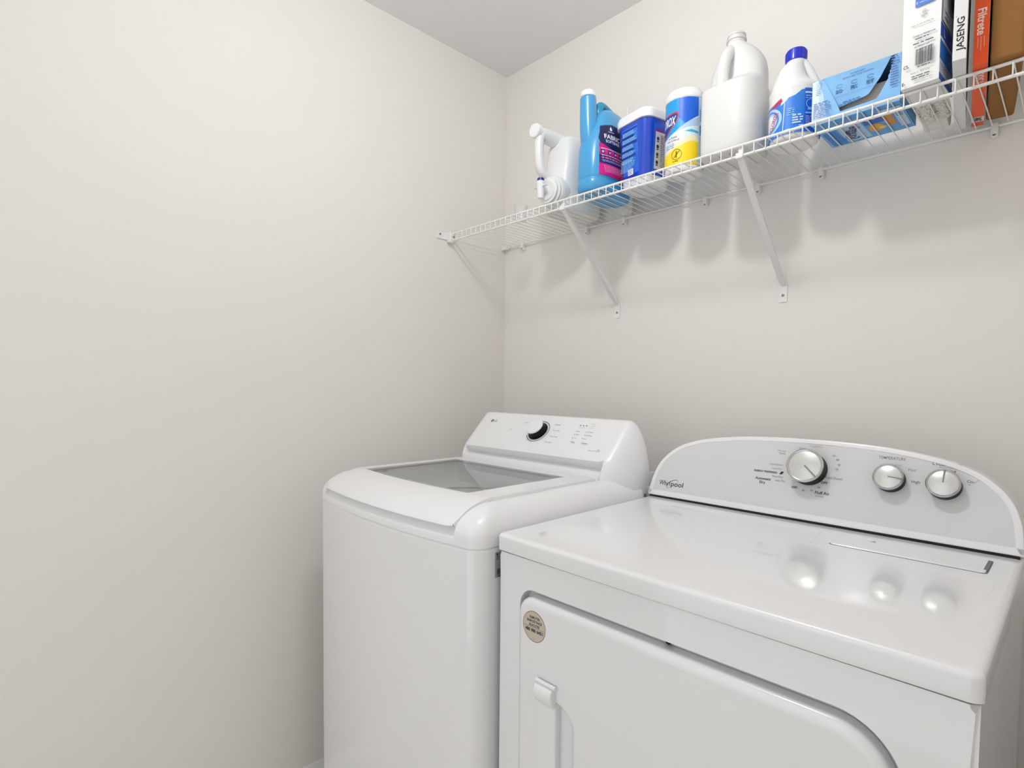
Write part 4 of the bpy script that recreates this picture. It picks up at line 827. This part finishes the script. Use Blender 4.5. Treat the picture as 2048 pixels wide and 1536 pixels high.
# narrow boxes standing on edge, slightly skewed to the wall
def slab(name, label, x, y, wd, dp, ht, m, rz=R(6.6), r=0.0008, cat='box'):
    t = thing(name, label, cat, (x, y, T), rz)
    bm = bmesh.new(); box(bm, 0, wd, 0, dp, 0, ht, r); obj('carton', bm, m, t); return t
js = slab('slim_box', 'narrow white box standing on edge, lettered JASENG'.replace('lettered JASENG', 'left of the orange box'), 1.4815, -0.352, 0.0185, 0.325, 0.36, mat('white_card', '#ececec', 0.5))
a = Art(); a.text('JASENG', 0.0095, 0.042, 0.0098, '#26262a', width=0.056, rot=90, bold=0.015); a.text('o', 0.0035, 0.073, 0.0022, '#26262a')
a.build('front_print', js, lambda u, v, h: Vector((u, -h, v)))
fb = slab('air_filter_box', 'narrow orange boxed air filter standing on edge between two boxes', 1.5035, -0.309, 0.0205, 0.285, 0.41, mat('white_card', '#ececec', 0.5))
a = Art(); O_ = '#f0520c'; a.rect(0.0002, 0.0, 0.0203, 0.112, O_); a.text('Filtrete', 0.0105, 0.072, 0.0115, '#f4e4da', width=0.044, rot=-90, bold=0.02)
for x_, l_ in ((0.0058, 0.018), (0.010, 0.024), (0.0142, 0.018)): a.rect(x_ - 0.0005, 0.047 - l_, x_ + 0.0005, 0.047, '#f0a884')
a.text('3M', 0.0102, 0.139, 0.0165, '#17171a', width=0.042, rot=-90, bold=0.05)
a.build('front_print', fb, lambda u, v, h: Vector((u, -h, v)))
a = Art(); a.rect(0.0002, 0.0, 0.0203, 0.285, O_); a.rect(0.0002, 0.236, 0.0203, 0.262, '#ece8e6'); a.text('3M', 0.0102, 0.249, 0.013, '#17171a', width=0.019, rot=-90, bold=0.05); a.text('1200', 0.011, 0.052, 0.0105, '#f4e4da', width=0.04, rot=-90, bold=0.02); a.rect(0.005, 0.085, 0.0056, 0.105, '#f0a884')
a.build('bottom_print', fb, lambda u, v, h: Vector((u, 0.285 - v if False else v, -h)))
a = Art()
for k in range(14): a.poly([(0.002, 0.02 + k * 0.024), (0.010, 0.024 + k * 0.024), (0.010, 0.034 + k * 0.024), (0.002, 0.030 + k * 0.024)], '#e9cfae')
a.build('side_print', fb, lambda u, v, h: Vector((0.0205 + h, u, v)))
KRAFT = mat('kraft_cardboard', '#95693a', 0.75, var=0.06, bscale=40, spec=0.2)
cb = slab('cardboard_box', 'plain brown cardboard box standing at the right end of the shelf', 1.5265, -0.305, 0.044, 0.272, 0.165, KRAFT, r=0.006)
bm = bmesh.new(); box(bm, 0.0, 0.044, 0, 0.272, 0.166, 0.36, 0.003); obj('upper_carton', bm, KRAFT, cb)

# silver scouring rolls and paper roll behind the white carton
def crinkle(name, x, y, r, ly, label, seed):
    rd = random.Random(seed); bm = bmesh.new(); rings = []
    for k in range(34):
        rg = []
        for i in range(44):
            t = 2 * math.pi * i / 44; q = r * (1 + rd.uniform(-0.22, 0.08)) * (0.75 if k in (0, 33) else 1)
            rg.append((q * math.cos(t), (k / 33 - 0.5) * ly + rd.uniform(-0.001, 0.001), r * 1.06 + q * math.sin(t)))
        rings.append(rg)
    loft(bm, rings); return tag(obj(name, bm, mat('silver_mesh', '#e6e4de', 0.2, metal=1.0, bump=0.6, bscale=900), None, (x, y, T), flat=True), label, 'scourer', 'silver scouring rolls')
crinkle('scouring_roll', 1.411, -0.150, 0.0165, 0.085, 'crinkled silver roll behind the white carton, the left of two', 3)
crinkle('scouring_roll', 1.4395, -0.150, 0.0105, 0.085, 'crinkled silver roll behind the white carton, beside the narrow white box', 5)
bm = bmesh.new(); lathe(bm, [(0.012, 0.001), (0.027, 0.0), (0.028, 0.001), (0.028, 0.041), (0.027, 0.042), (0.012, 0.041)], 36, (0, 0, 0.028), axis='X'); 
tag(obj('paper_roll', bm, mat('white_paper', '#eceae6', 0.8), None, (1.397, -0.068, T)), 'small white roll at the back of the shelf behind the silver rolls', 'roll')
